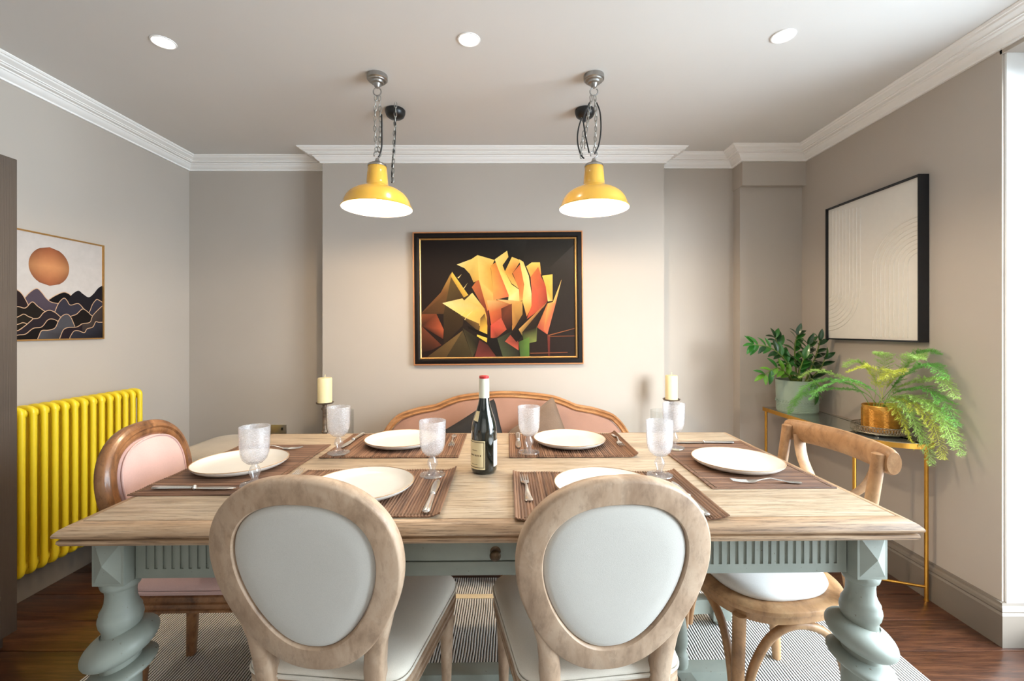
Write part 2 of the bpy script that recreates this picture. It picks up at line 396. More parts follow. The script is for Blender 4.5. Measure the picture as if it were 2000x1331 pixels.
# roller blind above the window
bl = empty('roller_blind', (XR + .10, 1.66, 2.235), label='roller blind tube with chrome end above the tall window at right edge', cat='blind')
mb = MB(); mb.tube([(0, 0, 0), (0, -1.9, 0)], .022, 14); mb.out('blind_tube', M_reveal, bl)
mb = MB(); mb.lathe([(.026, 0), (.026, .02), (.02, .026)], 16, R(-PI / 2, 'X')); mb.out('end_cap', M_chrome, bl)

def wall_sweep(path, prof, name, mat):
    """mitred moulding along a wall line; room is on the right-hand side of the path"""
    P = [Vector((p[0], p[1])) for p in path]; rings = []
    for i in range(len(P)):
        ns = []
        if i > 0: d = (P[i] - P[i - 1]).normalized(); ns.append(Vector((d.y, -d.x)))
        if i < len(P) - 1: d = (P[i + 1] - P[i]).normalized(); ns.append(Vector((d.y, -d.x)))
        if len(ns) == 2:
            h = (ns[0] + ns[1]).normalized(); h = h / max(.2, h.dot(ns[0]))
        else: h = ns[0]
        rings.append([(P[i].x + h.x * o, P[i].y + h.y * o, z) for o, z in prof])
    mb = MB(); mb.loops(rings); return struct(mb.out(name, mat, smooth=25))
path = [(XL, YF), (XL, YB), (BX0, YB), (BX0, BY), (BX1, BY), (BX1, YR), (PX0 - .005, YR), (PX0 - .005, PY - .042), (XR, PY - .042), (XR, YF)]
C = CZ
wall_sweep(path, [(-.01, C + .01), (.118, C + .01), (.118, C - .004), (.112, C - .010), (.106, C - .010), (.102, C - .016), (.088, C - .022), (.078, C - .026), (.078, C - .030), (.070, C - .030),
                  (.067, C - .035), (.048, C - .036), (.046, C - .041), (.040, C - .043), (.034, C - .052), (.022, C - .062), (.013, C - .066), (.013, C - .074), (-.01, C - .074)], 'trim_1', M_trim)
bp = [(-.01, -.01), (.022, -.01), (.022, .122), (.019, .128), (.016, .131), (.019, .137), (.016, .148), (.010, .155), (.009, .165), (-.01, .17)]
wall_sweep([(XL, YF), (XL, YB), (BX0, YB), (BX0, BY), (BX1, BY), (BX1, YR), (PX0, YR), (PX0, PY), (XR, PY), (XR, WY), (XR + .2, WY)], bp, 'baseboard_right', M_base)

# ---------------------------------------------------------------- tall cupboard, radiator
cu = empty('tall_cupboard', (-2.098, 1.10, 0), label='tall dark taupe cupboard with fine vertical grain, cut off by the left edge', cat='cupboard')
MB().box((0, 0, .977), (.30, 1.27, 1.835), bev=.003).out('body', M_cup, cu)
MB().box((-.01, 0, .03), (.26, 1.25, .06)).out('plinth', M_cup, cu, 0)
for k in (-1, 1): MB().box((.158, k * .318, .977), (.018, .63, 1.83), bev=.002).out('door', M_cup, cu)

ra = empty('column_radiator', (-2.19, 2.51, .16), label='yellow column radiator on the left wall below the sun print', cat='radiator')
H_ = .737
col0 = None
for k in range(16):
    if col0 is None:
        mb = MB()
        for dx in (.0, .036, .072):
            mb.tube(catmull([(dx, 0, .03), (dx, 0, .1), (dx, 0, H_ - .1), (dx, 0, H_ - .03)], 2), .0125, 12)
        for z in (.03, H_ - .03):
            s_ = 1 if z > .3 else -1
            mb.tube(catmull([(0, 0, z - s_ * .012), (.003, 0, z + s_ * .008), (.018, 0, z + s_ * .018), (.054, 0, z + s_ * .018), (.069, 0, z + s_ * .008), (.072, 0, z - s_ * .012)], 4), .0125, 12)
            mb.tube([(.036, -.0228, z - s_ * .004), (.036, -.010, z - s_ * .004), (.036, .010, z - s_ * .004), (.036, .0228, z - s_ * .004)], [.017, .023, .023, .017], 14)
        col0 = o = mb.out('column', M_yellow, ra, 50)
    else:
        o = col0.copy(); COL.objects.link(o)
    o.location = (.012, -k * .0465, 0)
for y in (-.1, -.6):
    MB().box((-.022, y, .55), (.055, .03, .03)).out('wall_bracket', M_yellow, ra, 0)
mb = MB(); mb.tube([(.036, .022, .03), (.036, .05, .03), (.036, .06, .01), (.036, .06, -.15)], .009, 8); mb.out('pipe', M_yellow, ra)

# ---------------------------------------------------------------- rug
rg = MB().box((-.03, 1.19, .005), (2.96, 2.0, .010), bev=.003).out('rug', M_rug)
tag(rg, 'large cream rug with fine dark stripes under the dining table', 'rug')
MB().box((-.03, 2.035, .0108), (2.94, .032, .0024), bev=.0008).out('woven_band', M_rugband, rg)

# ---------------------------------------------------------------- dining table
TYAW = math.radians(.9); TC = Vector((-.05, 1.467, 0))
def tw(u, v, z=0):
    return Vector((TC.x + u * math.cos(TYAW) - v * math.sin(TYAW), TC.y + u * math.sin(TYAW) + v * math.cos(TYAW), z))
def tl(x, y):                                # world to table coordinates
    dx, dy = x - TC.x, y - TC.y
    return (dx * math.cos(TYAW) + dy * math.sin(TYAW), -dx * math.sin(TYAW) + dy * math.cos(TYAW))
tb = empty('dining_table', TC, TYAW, 'long dining table, weathered oak top on sage painted twisted legs', 'table')
HL, HW, TZ = .99, .46, .790
prof = [(.037, .7895), (.031, .7893), (.020, .787), (.009, .781), (.002, .774), (0, .770), (.001, .766), (.008, .763), (.012, .7625), (.012, .7595), (.007, .757), (.006, .751), (.010, .745), (.018, .741), (.037, .739)]
rings = []
for o_, z in prof: rings.append([(-HL + o_, -HW + o_, z), (HL - o_, -HW + o_, z), (HL - o_, HW - o_, z), (-HL + o_, HW - o_, z)])
tt = MB().box((0, 0, .755), (2 * HL - .074, 2 * HW - .074, .028)).out('tabletop', M_edge, tb, 0)
for (axis, sgn) in (('x', -1), ('x', 1), ('y', -1), ('y', 1)):
    mb = MB(); ra_ = []
    for t in (-1, 1):
        loop = []
        for o_, z in prof:
            if axis == 'x': loop.append((t * (HL - o_), sgn * (HW - o_), z))
            else: loop.append((sgn * (HL - o_), t * (HW - o_), z))
        ra_.append(loop)
    mb.loops(ra_); mb.out('edge_moulding', M_edge if axis == 'x' else M_edge_y, tt, 25)
pw = (2 * HW - .076) / 5
for k in range(5):
    MB().box((0, -HW + .038 + pw * (k + .5), .7795), (2 * HL - .077, pw - .0007, .021), bev=.0005).out('plank', M_top, tt, 20)
# legs
def table_leg(mirror):
    mb = MB()
    mb.box((0, 0, .684), (.074, .074, .110), bev=.002)
    mb.lathe([(.030, .635), (.038, .630), (.0405, .622), (.038, .614), (.032, .610), (.0305, .596), (.0315, .580), (.036, .566), (.0415, .556), (.041, .549), (.0435, .545), (.0445, .536), (.042, .524), (.037, .514), (.036, .48)], 28, caps=False)
    mb.lathe([(.040, .50), (.040, .155)], 28, caps=False)
    def ell(z, a_, c_, tilt):
        pr = []
        for i in range(17):
            t = -PI / 2 + PI * i / 16
            pr.append((max(.001, a_ * math.cos(t) ** .85), c_ * math.sin(t)))
        mb.lathe(pr, 36, T(0, 0, z) @ R(tilt * mirror, 'Y') @ R(math.radians(7), 'X'))
    ell(.474, .078, .036, math.radians(18)); ell(.410, .075, .019, math.radians(15)); ell(.285, .066, .036, math.radians(15))
    mb.lathe([(.040, .175), (.047, .168), (.047, .155), (.036, .148), (.036, .12)], 28, caps=False)
    mb.box((0, 0, .0845), (.076, .076, .090), bev=.003)
    mb.lathe([(.014, .0105), (.020, .013), (.034, .038), (.034, .045)], 24)
    return mb
for sx_ in (-1, 1):
    for sy_ in (-1, 1):
        o = table_leg(1 if sx_ > 0 else -1).out('leg', M_sage, tb, 40); o.location = (sx_ * .908, sy_ * .372, 0)
        fm = MB()
        fm.add([(-.031, sy_ * .0371, .636), (.031, sy_ * .0371, .636), (.031, sy_ * .0371, .732), (-.031, sy_ * .0371, .732), (0, sy_ * .053, .684)], [(0, 1, 4), (1, 2, 4), (2, 3, 4), (3, 0, 4), (3, 2, 1, 0)])
        fm.out('carved_boss', M_sage, o, 0)
# aprons: fluted panels either side of a drawer at the front and back, plain fluted ends
def apron(length, flute_from, y_sign_front=True, drawer=True):
    """strip along x centred at 0, front face at y=0 facing -y, z .632-.739, with vertical flutes"""
    mb = MB(); z0, z1, za, zb = .632, .739, .654, .717
    L = length / 2
    mb.box((0, .012, (z0 + z1) / 2), (length, .018, z1 - z0))
    mb.box((0, .003, (z0 + za) / 2), (length, .008, za - z0)); mb.box((0, .003, (zb + z1) / 2), (length, .008, z1 - zb))
    pitch = .0205
    segs = [(-L, -flute_from), (flute_from, L)] if drawer else [(-L, L)]
    for a, b_ in segs:
        n = int((b_ - a - .05) / pitch); st = (a + b_) / 2 - n * pitch / 2
        mb.box(((a + st - .004) / 2, .003, (za + zb) / 2), (st - .004 - a, .008, zb - za))
        en = st + n * pitch
        mb.box(((b_ + en + .004) / 2 , .003, (za + zb) / 2), (b_ - en - .004, .008, zb - za))
        for k in range(n):
            xa = st + k * pitch + .004; xb = st + (k + 1) * pitch - .004
            mb.box(((xa + xb) / 2, .003, (za + zb) / 2), (xb - xa, .008, zb - za))
    return mb
def front_apron(rot, y):
    mb = apron(1.735, .30); 
    o = mb.out('apron', M_sage, tb, 20); o.location = (0, y, 0); o.rotation_euler = (0, 0, rot)
    dr = MB().box((0, -.002, .6945), (.592, .010, .0405 + .005), bev=.001).box((0, -.0015, .6505), (.592, .006, .032), bev=.001)
    d = dr.out('drawer', M_sage, tb, 20); d.location = (0, y, 0); d.rotation_euler = (0, 0, rot)
    mb = MB(); mb.lathe([(.012, 0), (.013, .003), (.006, .006), (.006, .014), (.0125, .019), (.0135, .025), (.010, .030), (.004, .032)], 18, R(PI / 2, 'X') @ T(0, 0, .005))
    kn = mb.out('knob', M_dknob, d, 50); kn.location = (0, 0, .6935)
front_apron(0, -.372 + -.006); front_apron(PI, .378)
for s_ in (-1, 1):
    o = apron(.66, 0, drawer=False).out('apron', M_sage, tb, 20); o.location = (s_ * .912, 0, 0); o.rotation_euler = (0, 0, s_ * PI / 2)
# stretchers and two turned spindles
for s_ in (-1, 1):
    for t_ in (-1, 1):
        q = catmull([(s_ * .885, t_ * .372, .090), (s_ * .80, t_ * .370, .090), (s_ * .70, t_ * .33, .090), (s_ * .63, t_ * .22, .090), (s_ * .60, t_ * .02, .090)], 5)
        mb = MB(); rings = []
        for i, p in enumerate(q):
            d_ = (q[min(i + 1, len(q) - 1)] - q[max(i - 1, 0)]).normalized(); nx_, ny_ = -d_.y * .024, d_.x * .024
            rings.append([(p.x + nx_, p.y + ny_, .062), (p.x - nx_, p.y - ny_, .062), (p.x - nx_, p.y - ny_, .118), (p.x + nx_, p.y + ny_, .118)])
        mb.loops(rings); mb.out('stretcher', M_sage, tb, 40)
MB().box((0, -.005, .092), (1.56, .056, .056), bev=.004).out('stretcher', M_sage, tb)
for s_ in (-1, 1):
    mb = MB(); mb.lathe([(.026, .115), (.026, .122), (.028, .130), (.028, .155), (.022, .163), (.021, .175), (.025, .19), (.027, .20), (.024, .24), (.016, .29), (.012, .32), (.017, .328), (.017, .342), (.012, .35), (.014, .45), (.022, .52), (.024, .56), (.015, .60), (.018, .62), (.018, .745)], 22)
    o = mb.out('spindle', M_sage, tb, 45); o.location = (s_ * .600, 0, 0)
    MB().box((0, 0, .735), (.05, .70, .02)).out('crossrail', M_sage, tb, 0).location = (s_ * .600, 0, 0)

# ---------------------------------------------------------------- oval-back chairs
LEAN = .177; OZ, OY = .707, -.262; HA, HB, EGG = .179, .197, .21     # centre line of the oval ring
def ovp(t, r_off, d_off, ha=HA, hb=HB):
    """point on the leaning oval; t=0 right, pi/2 top; d_off>0 towards the sitter"""
    def base(q):
        c_, s_ = math.cos(q), math.sin(q)
        return ha * math.copysign(abs(c_) ** .86, c_) * (1 + EGG * s_), hb * s_
    (x0, u0), (x1, u1) = base(t - .04), base(t + .04); x, u = base(t)
    nx, nz = u1 - u0, x0 - x1; l = math.hypot(nx, nz); nx /= l; nz /= l
    x += nx * r_off; u += nz * r_off
    return (x, OY - u * math.sin(LEAN) + d_off * math.cos(LEAN), OZ + u * math.cos(LEAN) + d_off * math.sin(LEAN))
def rounded_outline(corners, n=6):
    """corners: (x, y, radius)"""
    out = []; N = len(corners)
    for i in range(N):
        p = Vector(corners[i][:2]); a = Vector(corners[i - 1][:2]); b_ = Vector(corners[(i + 1) % N][:2]); r_ = corners[i][2]
        pa = p + (a - p).normalized() * r_; pb = p + (b_ - p).normalized() * r_
        for k in range(n + 1):
            t = k / n; out.append(((1 - t) ** 2 * pa + 2 * t * (1 - t) * p + t * t * pb))
    return out
def stack(mb, outline, levels, centre=(0, 0)):
    """levels: (inset, z); inset shrinks the outline towards its centre"""
    cx, cy = centre; rings = []
    mx = max(abs(p.x - cx) for p in outline); my = max(abs(p.y - cy) for p in outline)
    for ins, z in levels:
        rings.append([(cx + (p.x - cx) * (1 - ins / mx), cy + (p.y - cy) * (1 - ins / my), z) for p in outline])
    mb.loops(rings); return mb
SEAT_OUT = rounded_outline([(-.19, -.215, .05), (.19, -.215, .05), (.230, .212, .075), (.0, .240, .10), (-.230, .212, .075)], 8)
def oval_chair(name, mw, mf_back, mf_seat, label):
    root = empty(name, label=label, cat='chair')
    N = 72
    sec = [(-.0265, -.010), (-.0255, -.0195), (-.023, -.0222), (.023, -.0225), (.0275, -.0195), (.0300, -.008), (.029, .006), (.024, .012), (.018, .013), (.014, .0185), (.004, .020), (-.002, .015), (-.008, .0165), (-.016, .014), (-.022, .008), (-.027, .0)]
    mb = MB(); mb.loops([[ovp(2 * PI * i / N, r_, d) for r_, d in sec] for i in range(N)], closed=True)
    mb.out('back_frame', mw, root, 45)
    # posts from the oval down to the rear feet
    for s_ in (-1, 1):
        mb = MB(); rings = []
        t0 = math.radians(-14)
        pts = []
        pts += [(.1745, -.2585, .690, .012, .0175), (.166, -.2536, .660, .018, .0185), (.1545, -.2435, .606, .0205, .019), (.1365, -.2326, .545, .0215, .0195), (.130, -.223, .49, .0215, .020), (.128, -.2135, .44, .0215, .021), (.130, -.208, .36, .021, .020), (.136, -.211, .2, .018, .017), (.141, -.220, .0125, .014, .014)]
        for x, y, z, a_, b_ in pts:
            rings.append([(s_ * (x + dx * a_), y + dy * b_, z) for dx, dy in ((-1, -.7), (-.7, -1), (.7, -1), (1, -.7), (1, .7), (.7, 1), (-.7, 1), (-1, .7))])
        mb.loops(rings); mb.out('back_leg', mw, root, 50)
    # upholstered oval
    mb = MB(); rings = []
    for k_, r_, d in [(.02, 0, -.0255), (.35, 0, -.025), (.62, 0, -.024), (1, -.040, -.0205), (1, -.030, -.017), (1, -.025, -.010), (1, -.023, 0), (1, -.024, .010), (1, -.030, .017), (1, -.040, .021), (.62, 0, .028), (.35, 0, .032), (.02, 0, .034)]:
        rings.append([ovp(2 * PI * i / N, r_, d, HA * k_, HB * k_) for i in range(N)])
    mb.loops(rings); mb.out('backrest', mf_back, root, 60)
    mb = MB(); mb.tube([ovp(2 * PI * i / N, -.029, .0185) for i in range(N)], .0032, 6, closed=True); mb.out('piping', mf_back, root, 60)
    # seat: rail with carved grooves, cushion, piping
    mb = MB(); stack(mb, SEAT_OUT, [(.012, .372), (.004, .374), (.002, .382), (.007, .385), (.007, .390), (.001, .393), (0, .402), (.006, .405), (.006, .410), (.001, .413), (.001, .424), (.010, .428)]); mb.out('seat_rail', mw, root, 30)
    mb = MB(); stack(mb, SEAT_OUT, [(.010, .426), (.003, .430), (.001, .437), (.005, .441), (.001, .446), (.003, .455), (.012, .464), (.035, .471), (.08, .476), (.15, .479)]); mb.out('seat', mf_seat, root, 60)
    mb = MB(); mb.tube([(p.x * 1.0, p.y * 1.0, .4405) for p in SEAT_OUT], .0032, 6, closed=True); mb.out('seat_piping', mf_seat, root, 60)
    for s_ in (-1, 1):
        mb = MB(); mb.box((0, 0, .398), (.048, .048, .058), bev=.003)
        for a in range(4): mb.box((0, -.0245, .398), (.030, .004, .034), R(a * PI / 2, 'Z'), bev=.0015)
        mb.lathe([(.017, .372), (.023, .366), (.024, .358), (.019, .352), (.016, .346), (.022, .340), (.024, .330), (.0225, .322), (.021, .30), (.0125, .085), (.012, .075), (.017, .069), (.018, .060), (.0145, .052), (.0135, .047), (.0175, .040), (.0165, .026), (.011, .0125)], 18)
        o = mb.out('front_leg', mw, root, 45); o.location = (s_ * .188, .186, 0)
    return root
G = 'oval-back dining chairs'
ch = oval_chair('dining_chair', M_white_oak, M_linen, M_linen_seat, 'limed oak oval-back chair with off-white linen, left of the two seen from behind')
ch['group'] = G; ch.location = (-.4140, 1.2227, 0); ch.rotation_euler = (0, 0, -.097)
c2 = copy_tree(ch); c2.location = (.180, 1.2230, 0); c2.rotation_euler = (0, 0, .128); c2['label'] = 'limed oak oval-back chair with off-white linen, right of the two seen from behind'
pk = oval_chair('dining_chair', M_brown_oak, M_pink, M_pink, 'dark oak oval-back chair upholstered in pink velvet at the left table end')
pk.location = (-.975, 1.560, 0); pk.scale = (1, 1, .985); pk.rotation_euler = (0, 0, -PI / 2 + .12)

# ---------------------------------------------------------------- cross-back chair
cb = empty('cross_back_chair', (.80, 1.455, 0), math.radians(94), 'honey oak cross-back chair with white seat pad at the right table end', 'chair')
mb = MB()
rail = catmull([(-.222, -.255, .855), (-.12, -.282, .858), (0, -.292, .860), (.12, -.282, .858), (.222, -.255, .855)], 6)
mb.tube(rail, [.032, .037] + [.039] * (len(rail) - 4) + [.037, .032], 16, flat=(1.0, .58)); mb.out('top_rail', M_bent_oak, cb, 60)
for s_ in (-1, 1):
    mb = MB(); mb.tube(catmull([(s_ * .192, -.236, .878), (s_ * .192, -.232, .84), (s_ * .190, -.205, .68), (s_ * .187, -.172, .52), (s_ * .185, -.165, .44), (s_ * .185, -.170, .3), (s_ * .185, -.19, .0125)], 5), [.011] + [.0175] * 28 + [.0165, .014], 12)
    mb.out('back_leg', M_bent_oak, cb, 60)
    mb = MB(); q = catmull([(s_ * .165, -.262, .845), (s_ * .13, -.252, .76), (s_ * .02, -.232 - .004 * s_, .655), (-s_ * .10, -.205, .56), (-s_ * .165, -.178, .47)], 6)
    mb.tube(q, .022, 8, flat=(1.0, .26)); mb.out('cross_slat', M_bent_oak, cb, 60)
    mb = MB(); mb.lathe([(.006, 0), (.006, .003), (.003, .005)], 10, T(s_ * .195, -.285, .86) @ R(PI / 2, 'X')); mb.out('bolt', M_steel, cb)
XS = []
for i in range(48):
    a_ = 2 * PI * i / 48; cx_, sy_ = math.cos(a_), math.sin(a_)
    y_ = .208 * math.copysign(abs(sy_) ** .78, sy_); XS.append(Vector((.208 * math.copysign(abs(cx_) ** .78, cx_) * (1 + .35 * y_), y_)))
mb = MB(); stack(mb, XS, [(.014, .402), (.003, .405), (.003, .428), (-.008, .431), (-.010, .437), (-.008, .444), (.004, .449), (.03, .450), (.06, .447)]); mb.out('seat_frame', M_bent_oak, cb, 45)
mb = MB(); stack(mb, XS, [(.050, .449), (.034, .452), (.030, .462), (.036, .474), (.055, .483), (.10, .489), (.15, .491)]); mb.out('seat_pad', M_pad, cb, 60)
for s_ in (-1, 1):
    mb = MB(); mb.tube([(s_ * .168, .165, .415), (s_ * .172, .172, .25), (s_ * .178, .182, .0125)], [.0185, .0175, .0145], 14); mb.out('front_leg', M_bent_oak, cb, 60)
    # bentwood braces along the side and under the front
    mb = MB(); mb.tube(catmull([(s_ * .176, .150, .165), (s_ * .177, .132, .26), (s_ * .178, .08, .35), (s_ * .178, 0, .385), (s_ * .180, -.09, .355), (s_ * .182, -.138, .26), (s_ * .184, -.150, .165)], 5), .0125, 10); mb.out('brace', M_bent_oak, cb, 60)
mb = MB(); mb.tube(catmull([(-.156, .176, .165), (-.138, .176, .26), (-.09, .176, .35), (0, .178, .388), (.09, .176, .35), (.138, .176, .26), (.156, .176, .165)], 5), .0125, 10); mb.out('brace', M_bent_oak, cb, 60)

# ---------------------------------------------------------------- settee behind the table
st = empty('upholstered_settee', (-.047, 2.40, 0), label='camel-back settee with carved oak frame and blush upholstery behind the table', cat='settee')
top = [(-.775, .50), (-.765, .56), (-.728, .627), (-.69, .672), (-.644, .704), (-.541, .736), (-.441, .754), (-.369, .783), (-.291, .808), (-.191, .822), (-.072, .832)]
top = top + [(0, .834)] + [(-x, z) for x, z in reversed(top)]
P = catmull([(x, 0, z) for x, z in top], 5)
def bk(x, z, d=0): return (x, .335 + (z - .45) * .16 + d, z)
mb = MB(); rings = []
for i, p in enumerate(P):
    a = P[max(0, i - 1)]; c = P[min(len(P) - 1, i + 1)]; t = (c - a).normalized(); nx, nz = -t.z, t.x
    rings.append([bk(p.x + nx * r_, p.z + nz * r_, d) for r_, d in [(-.030, .0), (-.030, -.022), (-.022, -.030), (-.016, -.024), (-.008, -.026), (0, -.034), (.008, -.026), (.010, -.008), (.008, .012), (0, .018), (-.028, .018)]])
mb.loops(rings); mb.out('back_frame', M_bench_oak, st, 40)
mb = MB(); Z0 = .44
pin = [(p.x * .965, p.z - .022) for p in P]
n = len(pin)
ringF = [bk(x, z, -.012) for x, z in pin] + [bk(x, Z0, -.012) for x, z in reversed(pin)]
ringM = [bk(x * .95, z - .02, -.034) for x, z in pin] + [bk(x * .95, Z0, -.034) for x, z in reversed(pin)]
ringB = [bk(x, z, .014) for x, z in pin] + [bk(x, Z0, .014) for x, z in reversed(pin)]
vs = ringF + ringM + ringB; m_ = 2 * n; fs = []
for i in range(m_):
    k = (i + 1) % m_; fs.append((i, k, m_ + k, m_ + i)); fs.append((i, 2 * m_ + i, 2 * m_ + k, k))
for i in range(n - 1):
    a, b_ = i, i + 1; c, d = m_ - 1 - b_, m_ - 1 - a
    fs.append((m_ + a, m_ + b_, m_ + c, m_ + d)); fs.append((2 * m_ + a, 2 * m_ + d, 2 * m_ + c, 2 * m_ + b_))
mb.add(vs, fs); mb.out('backrest', M_blush, st, 50)
SO = rounded_outline([(-.77, -.30, .08), (.77, -.30, .08), (.78, .31, .04), (-.78, .31, .04)])
mb = MB(); stack(mb, SO, [(.01, .34), (0, .345), (0, .39), (.01, .395)]); mb.out('seat_rail', M_bench_oak, st, 30)
mb = MB(); stack(mb, SO, [(.012, .394), (.002, .40), (.0, .43), (.012, .448), (.05, .456), (.12, .46)]); mb.out('seat', M_blush, st, 60)
for x in (-.72, 0, .72):
    for y in (-.27, .30):
        mb = MB(); mb.lathe([(.022, .35), (.026, .33), (.020, .31), (.024, .29), (.014, .06), (.018, .04), (.012, .0002 if y > 0 else .0125)], 14); mb.out('leg', M_brown_oak, st, 45).location = (x, y, 0)
def pillow(quad, th, mat, y0, label):
    """soft cushion filling a four-cornered outline (x, z) that leans back with the settee"""
    mb = MB(); n = 16; BLc, BRc, TRc, TLc = [Vector(q) for q in quad]
    def pt(i, j, s_):
        u = i / n; v_ = j / n; a_ = u * 2 - 1; b_ = v_ * 2 - 1
        p = (BLc * (1 - u) + BRc * u) * (1 - v_) + (TLc * (1 - u) + TRc * u) * v_
        c_ = (BLc + BRc + TRc + TLc) / 4
        p = c_ + (p - c_) * (1 - .06 * (1 - min(abs(a_), abs(b_)) ** 2) * max(abs(a_), abs(b_)) ** 4 - .05 * (abs(a_ * b_)) ** 8)
        e = (max(0, 1 - abs(a_) ** 2.4) * max(0, 1 - abs(b_) ** 2.4)) ** .5
        return (p.x, y0 + (p.y - .46) * .16 + s_ * th / 2 * e, p.y)
    vs = [pt(i, j, 1) for i in range(n + 1) for j in range(n + 1)] + [pt(i, j, -1) for i in range(n + 1) for j in range(n + 1)]
    K = (n + 1) ** 2; fs = []
    for i in range(n):
        for j in range(n):
            a = i * (n + 1) + j; fs.append((a, a + 1, a + n + 2, a + n + 1)); fs.append((K + a, K + a + n + 1, K + a + n + 2, K + a + 1))
    mb.add(vs, fs); o = mb.out('throw_pillow', mat, None, 70)
    bm = bmesh.new(); bm.from_mesh(o.data); bmesh.ops.remove_doubles(bm, verts=bm.verts, dist=1e-5); bm.to_mesh(o.data); bm.free()
    return tag(o, label, 'cushion')
pillow([(-.44, .463), (-.005, .463), (-.110, .832), (-.455, .615)], .10, M_blackvel, 2.560, 'black velvet cushion with one corner up against the settee back')
pillow([(.02, .463), (.385, .463), (.240, .832), (-.045, .615)], .10, M_boucle, 2.625, 'taupe nubby cushion leaning on the settee behind the goblet')

# greige stool left of the settee
so = empty('upholstered_stool', (-1.47, 2.42, 0), 0, 'greige upholstered stool with rounded corners behind the left table end', 'stool')
SQ = rounded_outline([(-.27, -.24, .12), (.30, -.24, .12), (.30, .24, .12), (-.27, .24, .12)], 8)
mb = MB(); stack(mb, SQ, [(.02, .18), (.0, .20), (.0, .56), (.008, .592), (.03, .610), (.08, .618), (.16, .62)]); mb.out('seat', M_greige, so, 60)
for x in (-.2, .2):
    for y in (-.17, .17): MB().lathe([(.014, .0005), (.02, .185)], 12).out('leg', M_brown_oak, so).location = (x, y, 0)

# ---------------------------------------------------------------- candlesticks, candles, tall glass vases
def candle_set(x, y, zbase, h, which, lab):
    cs = empty('floor_candlestick', (x, y, 0), 0, f'tall aged metal candlestick against the wall, {lab}', 'candlestick', 'tall floor candlesticks')
    mb = MB(); k = zbase
    mb.lathe([(.075, 0), (.078, .008), (.070, .02), (.03, .035), (.018, .06), (.016, .1), (.022, .12), (.015, .15), (.014, .3), (.021, .32), (.014, .35), (.0135, k - .19), (.020, k - .18), (.014, k - .165), (.013, k - .05), (.021, k - .04), (.021, k - .032), (.013, k - .024), (.014, k - .014), (.024, k - .006)], 20)
    mb.out('column', M_iron, cs, 40)
    MB().lathe([(.02, k - .008), (.048, k - .005), (.053, k + .004), (.050, k + .004), (.045, k - .001), (.0, k - .001)], 24, caps=False).out('drip_pan', M_iron, cs, 40)
    cd = empty('pillar_candle', (x, y, k), 0, f'ivory pillar candle with wick on the candlestick, {lab}', 'candle', 'ivory pillar candles')
    r_ = .0425 if which == 0 else .037
    MB().lathe([(r_, 0), (r_, h - .008), (r_ - .003, h - .001), (r_ - .012, h), (.005, h - .004)], 28).out('wax', M_wax, cd, 50)
    MB().tube([(0, 0, h - .005), (.001, 0, h + .008), (.002, 0, h + .018)], .002, 6).out('wick', M_wax, cd)
candle_set(-1.165, 2.75, .777, .155, 0, 'left of the settee')
candle_set(.975, 2.75, .797, .150, 1, 'right of the settee')
for x, lab in ((-1.035, 'left'), (.895, 'right')):
    vz = MB(); vz.lathe([(.0, .0), (.066, .0), (.070, .004), (.070, .742), (.066, .742), (.066, .012), (.0, .012)], 32, caps=False)
    o = vz.out('glass_vase', M_clear, None, 40); o.location = (x, 2.68, 0)
    tag(o, f'tall clear glass cylinder vase on the floor to the {lab} of the settee', 'vase', 'tall glass cylinder vases')

# wall socket
so_ = empty('wall_socket', (-1.645, YB, .525), 0, 'small double wall socket low on the left recess wall', 'socket')
MB().box((0, -.004, 0), (.146, .008, .086), bev=.002).out('faceplate', M_chrome, so_)
for k in (-1, 1): MB().box((k * .045, -.010, .015), (.012, .006, .018)).out('switch', M_black, so_, 0)

